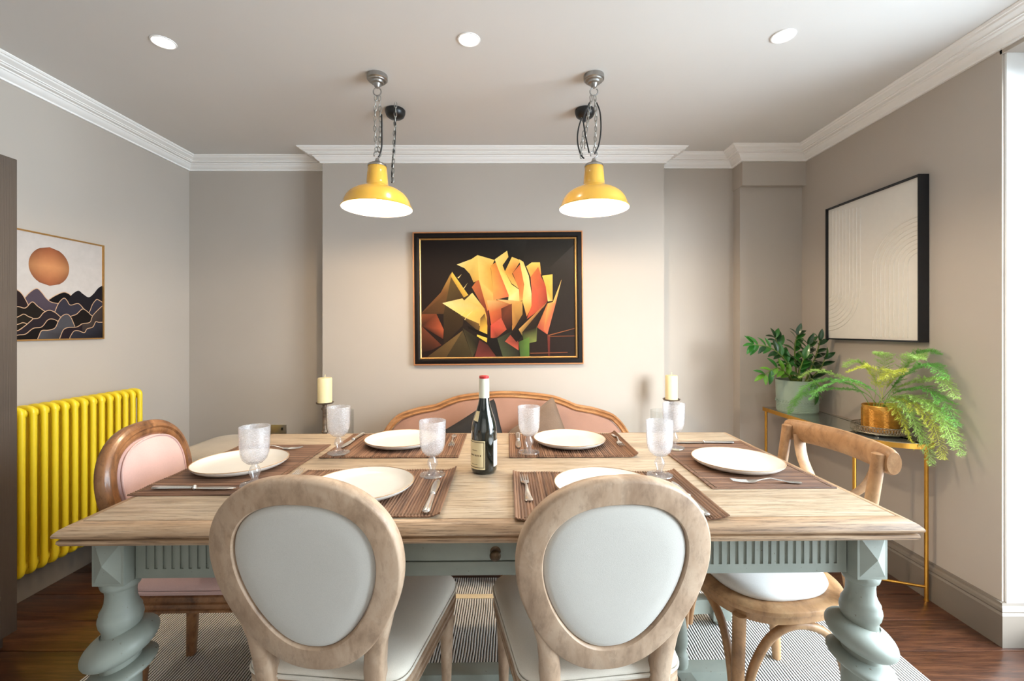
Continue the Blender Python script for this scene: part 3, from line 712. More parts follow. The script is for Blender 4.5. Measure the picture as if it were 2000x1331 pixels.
# ---------------------------------------------------------------- place mats
def place_mat(x0, x1, y0, y1, label, along='y', curl=(0, 0), yaw=0.0):
    """reeds run front-to-back (along y) or sideways; small geometric ridges"""
    cx, cy = (x0 + x1) / 2, (y0 + y1) / 2; W, D = x1 - x0, y1 - y0
    if along == 'x': W, D = D, W
    n = int(W / .0078); mb = MB(); cols = []
    top = []; 
    ny = 7
    pts = []
    for i in range(n * 3 + 1):
        u = i / (n * 3); x = -W / 2 + u * W; ph = i % 3
        zz = .0028 if ph else .0008
        lift = 0
        if curl[0] and u < .07: lift = ((.07 - u) / .07) ** 2 * curl[0]
        if curl[1] and u > .93: lift = ((u - .93) / .07) ** 2 * curl[1]
        wav = .0012 * (1 + math.sin(u * 23 + cx * 40)) * .5
        pts.append((x, zz, lift, wav))
    vs = []; fs = []
    for x, zz, lift, wav in pts:
        for j in range(ny + 1):
            t = j / ny; y = -D / 2 + t * D; e = (abs(t - .5) * 2) ** 6
            vs.append((x, y, .0012 + zz + lift + wav * e))
    base = len(vs)
    for x, zz, lift, wav in pts:
        for j in range(ny + 1):
            t = j / ny; y = -D / 2 + t * D; e = (abs(t - .5) * 2) ** 6
            vs.append((x, y, .0002 + lift + wav * e))
    K = ny + 1; m_ = len(pts)
    for i in range(m_ - 1):
        for j in range(ny):
            a = i * K + j; fs.append((a, a + K, a + K + 1, a + 1)); fs.append((base + a, base + a + 1, base + a + K + 1, base + a + K))
        for j in (0, ny):
            a = i * K + j; fs.append((a, a + K, base + a + K, base + a))
    for i in (0, m_ - 1):
        for j in range(ny):
            a = i * K + j; fs.append((a, a + 1, base + a + 1, base + a))
    mb.add(vs, fs); o = mb.out('place_mat', M_reed, None, 30)
    o.location = (cx, cy, TZ + .0004); o.rotation_euler = (0, 0, TYAW + yaw + (PI / 2 if along == 'x' else 0))
    tag(o, label, 'place mat', 'brown reed place mats')
    for s_ in (-1, 1):                        # stitched binding threads
        MB().box((0, s_ * (D / 2 - .012), .0042), (W - .004, .0018, .0008)).out('stitching', M_ink, o, 0)
    return o
place_mat(-.668, -.192, 1.525, 1.865, 'brown reed place mat at the back left, under the plate before the settee')
place_mat(-.018, .428, 1.530, 1.870, 'brown reed place mat at the back right with curled right edge', curl=(.0, .014))
place_mat(-.640, -.175, 1.042, 1.392, 'brown reed place mat at the front left, nearest the left linen chair', curl=(0, .010))
place_mat(.000, .500, 1.030, 1.372, 'brown reed place mat at the front right, nearest the right linen chair', curl=(.006, .008))
place_mat(-1.028, -.690, 1.182, 1.690, 'brown reed place mat at the left end before the pink chair', 'x')
place_mat(.545, .893, 1.232, 1.745, 'brown reed place mat at the right end before the cross-back chair', 'x')

# ---------------------------------------------------------------- plates
MATZ = TZ + .0050
def plate(x, y, label, r_=.137):
    p = empty('dinner_plate', (x, y, MATZ), random.uniform(-1, 1), label, 'plate', 'cream stoneware dinner plates')
    k = r_ / .137
    MB().lathe([(.0, .0065), (.085 * k, .0065), (.108 * k, .0078), (.122 * k, .0128), (.1325 * k, .0192), (.1355 * k, .0205), (.1370 * k, .0195), (.136 * k, .016), (.127 * k, .0085), (.115 * k, .003), (.100 * k, 0), (.0, 0)], 56, caps=False).out('dish', M_stone, p, 50)
    MB().tube([(.1362 * k * math.cos(a * PI / 28), .1362 * k * math.sin(a * PI / 28),   .0203) for a in range(56)], .0014, 6, closed=True).out('rim', M_stonerim, p, 60)
plate(-.430, 1.712, 'cream plate at the back left place, before the black cushion')
plate(.215, 1.716, 'cream plate at the back right place, before the taupe cushion')
plate(-.412, 1.218, 'cream plate at the front left place, behind the left linen chair back')
plate(.248, 1.212, 'cream plate at the front right place, mostly hidden by the right linen chair')
plate(-.868, 1.420, 'cream plate at the left table end, before the pink chair')
plate(.722, 1.440, 'cream plate at the right table end, before the cross-back chair')

# ---------------------------------------------------------------- cutlery
def strip(mb, stations, z_of, th=.0016):
    """stations: (y, half width); flat bar bent by z_of"""
    rings = []
    for y, w in stations:
        z = z_of(y); rings.append([(-w, y, z), (-w * .6, y, z + th), (w * .6, y, z + th), (w, y, z), (w * .6, y, z - th * .6), (-w * .6, y, z - th * .6)])
    mb.loops(rings); return mb
def make_fork():
    f = empty('dinner_fork')
    zf = lambda y: .0025 + (.010 * math.exp(-((y + .01) / .03) ** 2) if True else 0) + (.004 * max(0, (y - .05) / .05) ** 2)
    mb = MB(); strip(mb, [(-.095, .0075), (-.091, .0105), (-.082, .0105), (-.06, .0075), (-.035, .0045), (-.01, .003), (.015, .0028), (.027, .005), (.034, .0105), (.044, .0118), (.052, .0118)], zf)
    mb.out('handle', M_silver, f, 60)
    for k in range(4):
        x = (k - 1.5) * .0064; m2 = MB()
        m2.loops([[(x - w, y, zf(y)), (x, y, zf(y) + .0014), (x + w, y, zf(y)), (x, y, zf(y) - .001)] for y, w in ((.050, .0021), (.075, .0017), (.094, .0010), (.098, .0005))]); m2.out('tine', M_silver, f, 60)
    return f
def make_knife():
    f = empty('dinner_knife')
    mb = MB(); strip(mb, [(-.115, .005), (-.111, .0095), (-.09, .0092), (-.05, .0075), (-.02, .0065), (-.005, .006)], lambda y: .0045, .0035); mb.out('handle', M_silver, f, 60)
    mb = MB(); mb.lathe([(.005, -.004), (.0075, -.002), (.0075, .001), (.005, .004)], 12, T(0, 0, .0048) @ R(-PI / 2, 'X')); mb.out('collar', M_silver, f, 60)
    mb = MB(); strip(mb, [(0, .006), (.02, .0085), (.06, .0105), (.09, .0095), (.108, .005), (.113, .001)], lambda y: .004, .0010); mb.out('blade', M_silver, f, 60)
    return f
FK = make_fork(); KN = make_knife(); used = set()
def put(proto, x, y, ang, label, g):
    o = proto if proto.name not in used else copy_tree(proto)
    used.add(proto.name)
    o.location = (x, y, TZ + .0052); o.rotation_euler = (0, 0, ang); tag(o, label, 'fork' if proto is FK else 'knife', g)
GF, GK = 'silver forks', 'silver knives'
put(FK, -.237, 1.735, PI + .06, 'silver fork right of the back left plate', GF)
put(FK, .408, 1.748, PI - .05, 'silver fork right of the back right plate, by the curled mat edge', GF)
put(FK, -.652, 1.28, .03, 'silver fork left of the front left plate, tines above the linen chair', GF)
put(FK, .035, 1.226, .05, 'silver fork on the front right mat, left of the linen chair', GF)
put(FK, .722, 1.272, PI / 2 - .06, 'silver fork on the right end mat, nearest the camera', GF)
put(FK, -.870, 1.625, -PI / 2, 'silver fork beyond the plate at the left table end', GF)
put(KN, -.628, 1.745, PI - .02, 'silver knife left of the back left plate, beside the goblet', GK)
put(KN, .018, 1.742, PI, 'silver knife left of the back right plate, beside the goblet', GK)
put(KN, -.213, 1.172, .04, 'silver knife right of the front left plate, before the goblet', GK)
put(KN, .452, 1.155, 0, 'silver knife on the front right mat, almost hidden by the chair', GK)
put(KN, -.872, 1.218, -PI / 2, 'silver knife along the near edge of the left end mat', GK)
put(KN, .728, 1.706, PI / 2, 'silver knife beyond the plate at the right table end', GK)

# ---------------------------------------------------------------- goblets
def make_goblet():
    g = empty('water_goblet')
    MB().lathe([(.006, .058), (.020, .062), (.031, .073), (.0365, .090), (.0388, .115), (.0398, .160), (.0402, .163), (.0392, .1645), (.0378, .163), (.0372, .150), (.0365, .115), (.0342, .090), (.029, .076), (.018, .066), (.0, .063)], 40, caps=False).out('bowl', M_goblet, g, 60)
    prof = [(.0, .0), (.036, .0), (.0382, .002), (.037, .0042), (.022, .007), (.012, .011), (.008, .016), (.0095, .022), (.015, .034), (.0155, .040), (.012, .049), (.0075, .056), (.008, .060), (.0, .0605)]
    MB().lathe(prof, 24, caps=False).out('stem', M_gobstem, g, 50)
    return g
GB = make_goblet(); first = True
for x, y, on, lab in [(-.730, 1.256, 1, 'pressed glass goblet at the left end, before the plate of the pink chair'),
                      (-.617, 1.572, 1, 'pressed glass goblet on the back left mat beside the knife'),
                      (-.243, 1.336, 1, 'pressed glass goblet on the front left mat, left of the wine bottle'),
                      (.0545, 1.580, 1, 'pressed glass goblet on the back right mat, right of the wine bottle'),
                      (.437, 1.332, 1, 'pressed glass goblet above the right linen chair, nearer of the right pair'),
                      (.590, 1.640, 1, 'pressed glass goblet in front of the right candle, farther of the right pair')]:
    o = GB if first else copy_tree(GB); first = False
    o.location = (x, y, MATZ - .0002); tag(o, lab, 'goblet', 'pressed glass goblets')

# ---------------------------------------------------------------- wine bottle
wb = empty('wine_bottle', (-.092, 1.388, TZ + .0004), 0, 'dark green wine bottle with cream label and ivory capsule in mid table', 'bottle')
bprof = [(.0, .004), (.030, .0), (.038, .003), (.0402, .010), (.0402, .120), (.0395, .134), (.0365, .152), (.031, .171), (.0245, .190), (.0190, .209), (.0160, .226), (.0152, .286), (.0, .287)]
MB().lathe(bprof, 40, caps=False).out('bottle_glass', M_bottle, wb, 60)
MB().lathe([(.0158, .2295), (.0162, .2295), (.0160, .262), (.0158, .2855), (.0150, .289), (.0, .2892)], 28, caps=False).out('capsule', M_capsule, wb, 50)
MB().lathe([(.0140, .2885), (.0150, .290), (.0150, .2965), (.0135, .2975), (.0, .2975)], 24, caps=False).out('cap_disc', M_red, wb, 50)
def wrap(mb, r_, a0, a1, z0, z1, n=14, th=.0003):
    rings = []
    for i in range(n + 1):
        a = math.radians(a0 + (a1 - a0) * i / n)
        rings.append([((r_ + d) * math.sin(a), -(r_ + d) * math.cos(a), z) for d, z in ((0, z0), (th, z0), (th, z1), (0, z1))])
    mb.loops(rings); return mb
lb = wrap(MB(), .0403, -92, 8, .016, .103).out('front_label', M_label, wb, 60)
mb = MB()
for z in (.021, .0975): wrap(mb, .0406, -85, 3, z, z + .002)
for a in (-86, 2): wrap(mb, .0406, a, a + 2.5, .021, .0995, 2)
for k, a in enumerate(range(-70, -12, 8)): wrap(mb, .0406, a, a + (5 if k % 3 else 3), .056, .0605, 2)
for k, a in enumerate(range(-56, -30, 5)): wrap(mb, .0406, a, a + 3, .072, .074, 2)
wrap(mb, .0406, -60, -26, .030, .0312)
mb.out('label_print', M_ink, lb, 0)
wrap(MB(), .0403, 50, 128, .022, .100).out('back_label', M_whitelabel, wb, 60)
# slanting vintage label on the shoulder
mb = MB(); rings = []
for i in range(6):
    a = math.radians(-62 + 34 * i / 5); row = []
    for z in (.163 - i * .0006, .192 + i * .0006 - (.004 if i == 5 else 0)):
        r_ = .0350 - (z - .160) * .37 + .0006; row.append((r_ * math.sin(a), -r_ * math.cos(a), z)); 
    row += [(p[0] * .985, p[1] * .985, p[2]) for p in reversed(row)]
    rings.append(row)
mb.loops(rings); mb.out('neck_label', M_label, wb, 60)

# ---------------------------------------------------------------- pendants
def pendant(x, y, side):
    p = empty('pendant_lamp', (x, y, CZ), 0, f'mustard enamel pendant lamp on chains, {side} of the two over the table', 'lamp', 'mustard pendant lamps')
    z0 = 1.786 - CZ
    outer = [(.158, 0), (.160, .003), (.157, .006), (.151, .022), (.143, .042), (.130, .062), (.108, .080), (.082, .092), (.060, .101), (.0500, .110), (.0480, .125), (.0455, .155), (.0430, .193), (.038, .196)]
    inner = [(.154, .003), (.147, .022), (.138, .042), (.126, .059), (.105, .076), (.078, .088), (.056, .097), (.046, .108), (.040, .150), (.0, .152)]
    MB().lathe([(r_, z + z0) for r_, z in outer], 56, caps=False).out('lamp_shade', M_mustard, p, 60)
    MB().lathe([(r_, z + z0) for r_, z in [(.158, .0)] + inner], 56, caps=False).out('shade_lining', M_enamel_in, p, 60)
    MB().lathe([(.0, z0 + .03), (.02, z0 + .034), (.031, z0 + .052), (.030, z0 + .070), (.018, z0 + .10), (.014, z0 + .12), (.0, z0 + .12)], 20, caps=False).out('bulb', M_bulb, p, 60)
    MB().lathe([(.0440, z0 + .192), (.0440, z0 + .198), (.041, z0 + .203), (.030, z0 + .209), (.014, z0 + .215), (.010, z0 + .222), (.007, z0 + .232), (0, z0 + .233)], 28, caps=False).out('cap', M_steel, p, 40)
    zt = z0 + .232
    MB().tube([(.016 * math.cos(a), 0, zt + .018 + .016 * math.sin(a)) for a in [math.radians(d) for d in range(-90, 215, 20)]], .0028, 8).out('hook', M_steel, p)
    # ceiling rose
    MB().lathe([(.0, 0), (.046, 0), (.047, -.003), (.0465, -.020), (.041, -.024), (.040, -.027), (.030, -.029), (.028, -.037), (.018, -.040), (.013, -.052), (.010, -.056), (0, -.056)], 32, caps=False).out('ceiling_rose', M_steel, p, 30)
    MB().tube([(.018 * math.cos(a), 0, -.075 + .018 * math.sin(a)) for a in [math.radians(d) for d in range(-250, 70, 20)]], .003, 8).out('hook', M_steel, p)
    # chain links
    lm = MB(); ring = []
    for i in range(16):
        a = 2 * PI * i / 16; ring.append((.0058 * math.cos(a), 0, .0125 * math.sin(a) + (.002 if math.sin(a) > 0 else -.002)))
    lm.tube(ring,   .0023, 6, closed=True)
    proto = lm.out('chain_link', M_chain, p, 60)
    def chain(a, b_, bow):
        nonlocal proto
        a = Vector(a); b_ = Vector(b_); L = (b_ - a).length; n = int(L / .0225)
        for i in range(n):
            t = (i + .5) / n; pos = a.lerp(b_, t) + Vector((bow * math.sin(PI * t), 0, 0))
            o = proto
            if used_link: o = proto.copy(); COL.objects.link(o)
            used_link.append(1)
            o.location = pos; o.rotation_euler = (random.uniform(-.1, .1), random.uniform(-.12, .12), (PI / 2 if i % 2 else 0) + random.uniform(.2, .5))
    used_link = []
    s_ = -1 if side == 'left' else 1
    top_ = (0, 0, -.092); bot_ = (0, 0, zt + .036)
    if side == 'left':
        chain((-.006, 0, -.092), (-.004, 0, zt + .03), -.006); chain((.008, .004, -.092), (.006, .004, zt + .03), .006)
        chain((.048, .14, -.055), (.032, .14, z0 + .17), .0)
        cords = [[(.020, .0, -.18), (.021, .0, -.25), (.020, .0, -.33), (.010, 0, -.37), (.004, 0, zt + .01)],
                 [(.040, .14, -.07), (.045, .14, -.17), (.042, .14, -.26), (.030, .14, -.36), (.029, .14, z0 + .165)]]
        wire = [(-.003, .323, -.045), (.01, .28, -.09), (.032, .2, -.08), (.040, .14, -.07)]
    else:
        chain((.004, 0, -.092), (.002, 0, zt + .03), .006); chain((-.010, .004, -.092), (-.042, .004, zt + .05), -.004)
        chain((-.032, .08, -.22), (-.045, .08, zt + .03), -.006)
        cords = [[(.012, 0, -.125), (.028, 0, -.17), (.032, 0, -.25), (.022, 0, -.32), (.004, 0, zt + .02)],
                 [(-.020, 0, -.125), (-.040, 0, -.17), (-.048, 0, -.21), (-.038, 0, -.28), (-.022, 0, zt + .025)],
                 [(-.045, .08, -.16), (-.060, .08, -.21), (-.064, .08, -.27), (-.050, .08, -.33), (-.032, .08, zt + .03)]]
        wire = [(.010, .323, -.045), (-.01, .25, -.10), (-.035, .14, -.13), (-.045, .08, -.16)]
    for cpts in cords: MB().tube(catmull(cpts, 6), .0034, 8).out('cord', M_black, p, 60)
    MB().tube(catmull(wire, 6), .003, 8).out('cord', M_black, p, 60)
    # black bell shaped junction rose farther back
    k = (-.003 if side == 'left' else .010)
    MB().lathe([(.0, .0), (.050, 0), (.053, -.004), (.052, -.018), (.046, -.034), (.034, -.043), (.014, -.047), (.007, -.050), (.005, -.064), (0, -.064)], 32, T(k, .323, 0), caps=False).out('junction_rose', M_black, p, 50)
    ld = bpy.data.lights.new('pendant_light', 'POINT'); ld.energy = 21; ld.color = (1.0, .76, .50); ld.shadow_soft_size = .028
    lo = bpy.data.objects.new('pendant_light', ld); lo.location = (0, 0, z0 + .012); lo.parent = p; COL.objects.link(lo)
pendant(-.627, 2.05, 'left'); pendant(.370, 2.05, 'right')

# ---------------------------------------------------------------- recessed downlights
for x, y, lab in ((-1.423, 1.81, 'leftmost of the three in the ceiling'), (-.180, 1.794, 'middle of the three in the ceiling'), (1.073, 1.772, 'rightmost of the three in the ceiling')):
    d = empty('ceiling_downlight', (x, y, CZ), 0, f'small round recessed downlight, {lab}', 'downlight', 'recessed ceiling downlights')
    MB().lathe([(.046, -.0005), (.045, -.003), (.040, -.004), (.038, -.001), (.036, .0)], 32, caps=False).out('bezel', M_trim, d, 40)
    MB().lathe([(.0, -.0012), (.0375, -.0012), (.0375, -.0022), (.0, -.0022)], 28, caps=False).out('lens', M_down, d, 40)
    ld = bpy.data.lights.new('downlight_spot', 'SPOT'); ld.energy = 17; ld.color = (1.0, .89, .74); ld.spot_size = math.radians(110); ld.spot_blend = .6; ld.shadow_soft_size = .02
    lo = bpy.data.objects.new('downlight_spot', ld); lo.location = (0, 0, -.012); lo.parent = d; COL.objects.link(lo)

# ---------------------------------------------------------------- painted surfaces
def paint(name, items, mapf, mat, parent):
    """items: list of (polygon uv, colour or list of colours); every item a hair in front of the one before"""
    vs = []; fs = []; cols = []
    for li, it in enumerate(items):
        poly, col = it[0], it[1]; li = it[2] if len(it) > 2 else li
        n = len(vs); P3 = [Vector((p[0], p[1], 0)) for p in poly]
        vs += [mapf(p[0], p[1], li) for p in poly]
        cs = col if isinstance(col, list) else [col] * len(poly)
        cols += [lin(*c) for c in cs]
        for t in tessellate_polygon([P3]): fs.append(tuple(n + i for i in t))
    me = bpy.data.meshes.new(name); me.from_pydata(vs, [], fs)
    at = me.color_attributes.new('paint', 'FLOAT_COLOR', 'POINT')
    for i, c in enumerate(cols): at.data[i].color = rgb(c)
    me.materials.append(mat); o = bpy.data.objects.new(name, me); COL.objects.link(o); o.parent = parent; return o
def frame_bars(mb, w, h, bw, prof):
    """picture frame in the xz plane centred at 0, facing -y; prof: (inset, depth) closed section"""
    rings = []
    for sx_, sz_ in ((-1, -1), (1, -1), (1, 1), (-1, 1)):
        rings.append([(sx_ * (w / 2 - i), -d, sz_ * (h / 2 - i)) for i, d in prof])
    mb.loops(rings, closed=True); return mb

# abstract oil painting on the chimney breast
pt_ = empty('abstract_painting', (-.101, BY - .001, 1.4345), 0, 'abstract oil painting of angular yellow and red petals in a black frame', 'painting')
PW, PH = 1.115, .875
pt_.rotation_euler = (0, math.radians(-.55), 0)
frame_bars(MB(), PW, PH, .04, [(0, 0), (0, .026), (.003, .030), (.007, .030), (.009, .026), (.009, 0)]).out('outer_fillet', M_copper, pt_, 30)
frame_bars(MB(), PW, PH, .04, [(.0092, 0), (.0092, .024), (.02, .028), (.034, .026), (.041, .020), (.041, 0)]).out('frame', M_blackframe, pt_, 30)
frame_bars(MB(), PW, PH, .04, [(.0412, .0), (.0412, .021), (.046, .024), (.051, .021), (.0525, .016), (.0525, 0)]).out('inner_fillet', M_goldframe, pt_, 30)
MB().box((0, -.006, 0), (PW - .10, .008, PH - .10)).out('backing', M_blackframe, pt_, 0)
CW, CH = PW - .104, PH - .104
def cmap(x, y, l):                            # canvas units 215..1505 by 185..1160
    u = (x - 215) / 1292 - .5; v_ = (1162 - y) / 977 - .5
    return (u * CW, -.0115 - l * .00006, v_ * CH)
Yl, Yp, Or, Rd, Dk, Br, Ol = (238, 208, 92), (244, 222, 150), (206, 132, 66), (196, 92, 62), (24, 18, 15), (96, 66, 40), (120, 92, 48)
art = [([(215, 185), (1507, 185), (1507, 1162), (215, 1162)], [(22, 14, 14), (44, 42, 38), (40, 30, 26), (34, 20, 16)]),
 ([(860, 185), (1110, 185), (1060, 420), (980, 420)], [(34, 32, 30), (46, 44, 40), (26, 20, 18), (22, 18, 16)]),
 ([(1300, 420), (1505, 230), (1505, 520), (1330, 620)], [(46, 42, 38), (66, 64, 60), (46, 40, 36), (38, 30, 28)]),
 ([(215, 790), (380, 620), (460, 470), (480, 450), (440, 620), (400, 800), (215, 800)], [(96, 62, 36), (128, 84, 46), (150, 118, 60), (190, 150, 74), (110, 78, 42), (84, 58, 34), (70, 44, 28)]),
 ([(215, 800), (340, 800), (400, 930), (395, 1010), (215, 900)], [(130, 74, 44), (122, 62, 38), (176, 88, 56), (90, 44, 30), (54, 28, 20)]),
 ([(215, 900), (380, 1060), (300, 1100), (215, 1120)], [(110, 60, 40), (96, 50, 34), (60, 34, 24), (40, 26, 20)]),
 ([(440, 620), (475, 450), (600, 650), (560, 900), (400, 1060), (400, 800)], [(84, 68, 38), (104, 84, 44), (70, 52, 30), (56, 42, 26), (44, 32, 22), (60, 46, 28)]),
 ([(475, 450), (610, 645), (575, 670), (465, 490)], [Yl, (226, 190, 80), (196, 150, 60), (210, 170, 70)]),
 ([(520, 500), (556, 470), (530, 505)], Yp), ([(568, 590), (606, 542), (575, 592)], Yp),
 ([(255, 1162), (560, 940), (420, 1162)], [(70, 54, 34), (120, 96, 56), (84, 66, 40)]),
 ([(420, 1162), (560, 940), (640, 1162)], [(48, 40, 28), (84, 72, 46), (62, 54, 34)]),
 ([(560, 920), (680, 1000), (690, 1080), (640, 1162)], [(60, 54, 36), (44, 38, 28), (30, 26, 22), (74, 70, 46)]),
 ([(660, 1162), (700, 1020), (800, 1080), (850, 1162)], [(120, 56, 50), (84, 44, 40), (70, 36, 32), (110, 54, 46)]),
 ([(640, 580), (700, 500), (760, 660), (790, 900), (770, 990), (740, 760)], [(190, 110, 66), (186, 104, 60), (150, 72, 44), (70, 34, 26), (40, 22, 18), (120, 58, 40)]),
 ([(515, 390), (640, 345), (690, 312), (700, 520), (655, 540), (625, 470), (580, 420)], [(250, 230, 160), (236, 212, 120), (244, 218, 120), (214, 176, 84), (190, 150, 76), (206, 172, 90), (226, 198, 110)]),
 ([(690, 312), (835, 355), (800, 420), (820, 620), (850, 680), (770, 780), (700, 520)], [(248, 226, 128), (238, 206, 108), (222, 170, 78), (214, 160, 76), (226, 180, 96), (220, 130, 70), (232, 200, 110)]),
 ([(800, 400), (850, 370), (900, 490), (960, 660), (820, 690), (815, 560)], [(220, 160, 70), (206, 120, 58), (206, 108, 66), (208, 100, 70), (214, 150, 84), (218, 170, 84)]),
 ([(835, 350), (940, 278), (950, 330), (900, 400), (920, 450), (975, 560), (1040, 605), (1040, 700), (945, 690), (950, 650), (860, 420)], [(250, 228, 140), (248, 224, 120), (240, 206, 110), (236, 196, 100), (222, 170, 80), (240, 208, 110), (246, 220, 140), (236, 196, 110), (250, 232, 160), (246, 220, 130), (240, 210, 110)]),
 ([(920, 450), (980, 330), (1055, 360), (1010, 430), (980, 470), (1040, 600), (975, 550)], [(214, 160, 70), (240, 208, 110), (236, 190, 98), (200, 120, 62), (204, 140, 66), (232, 190, 100), (230, 180, 90)]),
 ([(985, 465), (1050, 390), (1075, 500), (1080, 690), (1040, 700), (1035, 600)], [(200, 116, 62), (206, 112, 66), (210, 118, 66), (222, 150, 80), (226, 170, 90), (206, 120, 64)]),
 ([(1040, 350), (1075, 372), (1120, 490), (1142, 640), (1140, 750), (1100, 830), (1065, 700), (1080, 560)], [(246, 216, 120), (242, 206, 110), (246, 222, 150), (246, 222, 150), (226, 160, 80), (206, 120, 60), (240, 200, 110), (244, 214, 130)]),
 ([(1100, 410), (1145, 378), (1215, 378), (1225, 480), (1180, 470), (1135, 500)], [(232, 196, 96), (246, 220, 120), (240, 206, 104), (206, 120, 62), (214, 140, 70), (220, 166, 80)]),
 ([(1135, 500), (1200, 415), (1225, 500), (1265, 580), (1275, 700), (1200, 780), (1140, 800), (1145, 640)], [(206, 116, 66), (200, 110, 62), (196, 92, 60), (176, 70, 52), (150, 58, 44), (186, 84, 60), (206, 96, 64), (210, 110, 74)]),
 ([(1100, 850), (1140, 740), (1150, 560), (1200, 640), (1200, 780)], [(196, 84, 54), (206, 96, 64), (210, 104, 72), (200, 90, 66), (180, 80, 56)]),
 ([(1232, 490), (1320, 478), (1318, 700), (1278, 705), (1262, 580)], [(236, 196, 90), (240, 204, 96), (222, 166, 76), (244, 216, 130), (226, 176, 80)]),
 ([(390, 710), (560, 672), (645, 628), (745, 760), (765, 830), (765, 940), (560, 820)], [(250, 230, 160), (232, 200, 116), (240, 212, 130), (220, 180, 90), (206, 160, 76), (196, 150, 70), (246, 216, 110)]),
 ([(560, 672), (640, 628), (620, 650), (575, 690)], (66, 50, 30)),
 ([(540, 815), (700, 885), (695, 950), (610, 880)], [(92, 70, 40), (120, 92, 50), (96, 72, 42), (70, 52, 32)]),
 ([(710, 840), (745, 800), (768, 900), (765, 985), (700, 945)], [(110, 80, 44), (84, 60, 36), (226, 180, 70), (236, 196, 80), (222, 176, 70)]),
 ([(600, 900), (770, 975), (765, 1000), (610, 925)], (22, 16, 12)),
 ([(680, 975), (765, 1005), (762, 1042), (680, 990)], [(240, 206, 80), (244, 214, 96), (230, 190, 70), (236, 196, 76)]),
 ([(575, 850), (655, 768), (600, 815), (580, 855)], Yp), ([(545, 815), (592, 768), (552, 815)], Yp),
 ([(765, 690), (870, 690), (980, 730), (895, 860), (800, 900), (785, 800)], [(232, 190, 120), (214, 140, 80), (150, 74, 44), (150, 60, 44), (196, 84, 56), (206, 110, 64)]),
 ([(845, 682), (1065, 702), (1064, 850), (1030, 880), (975, 945), (975, 730)], [(226, 190, 130), (206, 160, 84), (150, 110, 54), (130, 92, 48), (176, 120, 60), (200, 150, 80)]),
 ([(885, 760), (975, 720), (978, 900), (930, 960), (890, 850)], [(80, 44, 30), (120, 66, 42), (60, 34, 24), (34, 22, 18), (96, 48, 34)]),
 ([(795, 900), (885, 838), (930, 935), (850, 1000), (795, 1010)], [(206, 84, 66), (196, 92, 70), (186, 84, 60), (110, 56, 40), (190, 84, 60)]),
 ([(850, 1010), (970, 950), (1030, 1100), (1040, 1162), (895, 1162)], [(64, 70, 50), (40, 36, 30), (36, 30, 26), (30, 26, 22), (74, 82, 56)]),
 ([(765, 1000), (850, 1010), (895, 1162), (840, 1162), (770, 1060)], (26, 22, 20)),
 ([(915, 1035), (965, 975), (1030, 1040), (1028, 1110)], [(176, 84, 66), (150, 70, 54), (110, 54, 44), (190, 92, 70)]),
 ([(960, 980), (1085, 775), (1100, 850), (1030, 940), (1058, 995), (1010, 1040)], [(36, 26, 22), (56, 40, 30), (30, 22, 20), (24, 18, 16), (20, 16, 14), (30, 22, 18)]),
 ([(1030, 935), (1275, 705), (1190, 830), (1180, 1035), (1060, 990)], [(206, 160, 90), (186, 110, 64), (60, 42, 32), (110, 120, 70), (60, 70, 40)]),
 ([(1060, 960), (1240, 750), (1180, 920), (1178, 1038), (1075, 1060)], [(44, 34, 26), (50, 34, 26), (34, 28, 22), (130, 140, 76), (84, 110, 50)]),
 ([(1030, 1040), (1120, 1000), (1118, 1162), (1042, 1162)], [(60, 84, 40), (96, 130, 56), (84, 124, 54), (70, 96, 50)]),
 ([(1185, 920), (1275, 720), (1290, 740), (1272, 980)], [(160, 70, 54), (206, 130, 70), (226, 160, 90), (190, 90, 70)]),
 ([(1240, 940), (1280, 720), (1320, 710), (1396, 520), (1345, 720), (1272, 980)], [(206, 116, 70), (230, 180, 96), (236, 196, 100), (244, 206, 120), (206, 120, 84), (196, 110, 84)]),
 ([(1275, 1162), (1272, 985), (1294, 985), (1292, 1162)], [(96, 44, 38), (120, 56, 44), (110, 50, 42), (84, 40, 34)]),
 ([(1275, 985), (1505, 928), (1500, 934), (1290, 990)], (150, 92, 56)), ([(1275, 994), (1500, 992), (1500, 997), (1290, 1000)], (130, 76, 48)), ([(1120, 1132), (1440, 1128), (1440, 1134), (1130, 1140)], (120, 72, 48))]
paint('canvas', art, cmap, M_oil, pt_)

# sun and mountains print on the left wall
sp = empty('sun_print', (XL + .001, 2.175, 1.4325), PI / 2, 'square print of a copper sun over dark gold-lined mountains in gold frame', 'picture')
PS = .51
frame_bars(MB(), PS, PS, .01, [(0, 0), (0, .018), (.007, .018), (.007, 0)]).out('frame', M_goldframe, sp, 20)
MB().box((0, -.006, 0), (PS - .013, .008, PS - .013)).out('backing', M_white, sp, 0)
def smap(u, v_, l): return ((u - .5) * (PS - .014), -.0102 - l * .00008, (v_ - .5) * (PS - .014))
items = [([(0, 0), (1, 0), (1, 1), (0, 1)], (216, 212, 208))]
circ = [(.45 + .19 * math.cos(a * PI / 24), .705 + .188 * math.sin(a * PI / 24)) for a in range(48)]
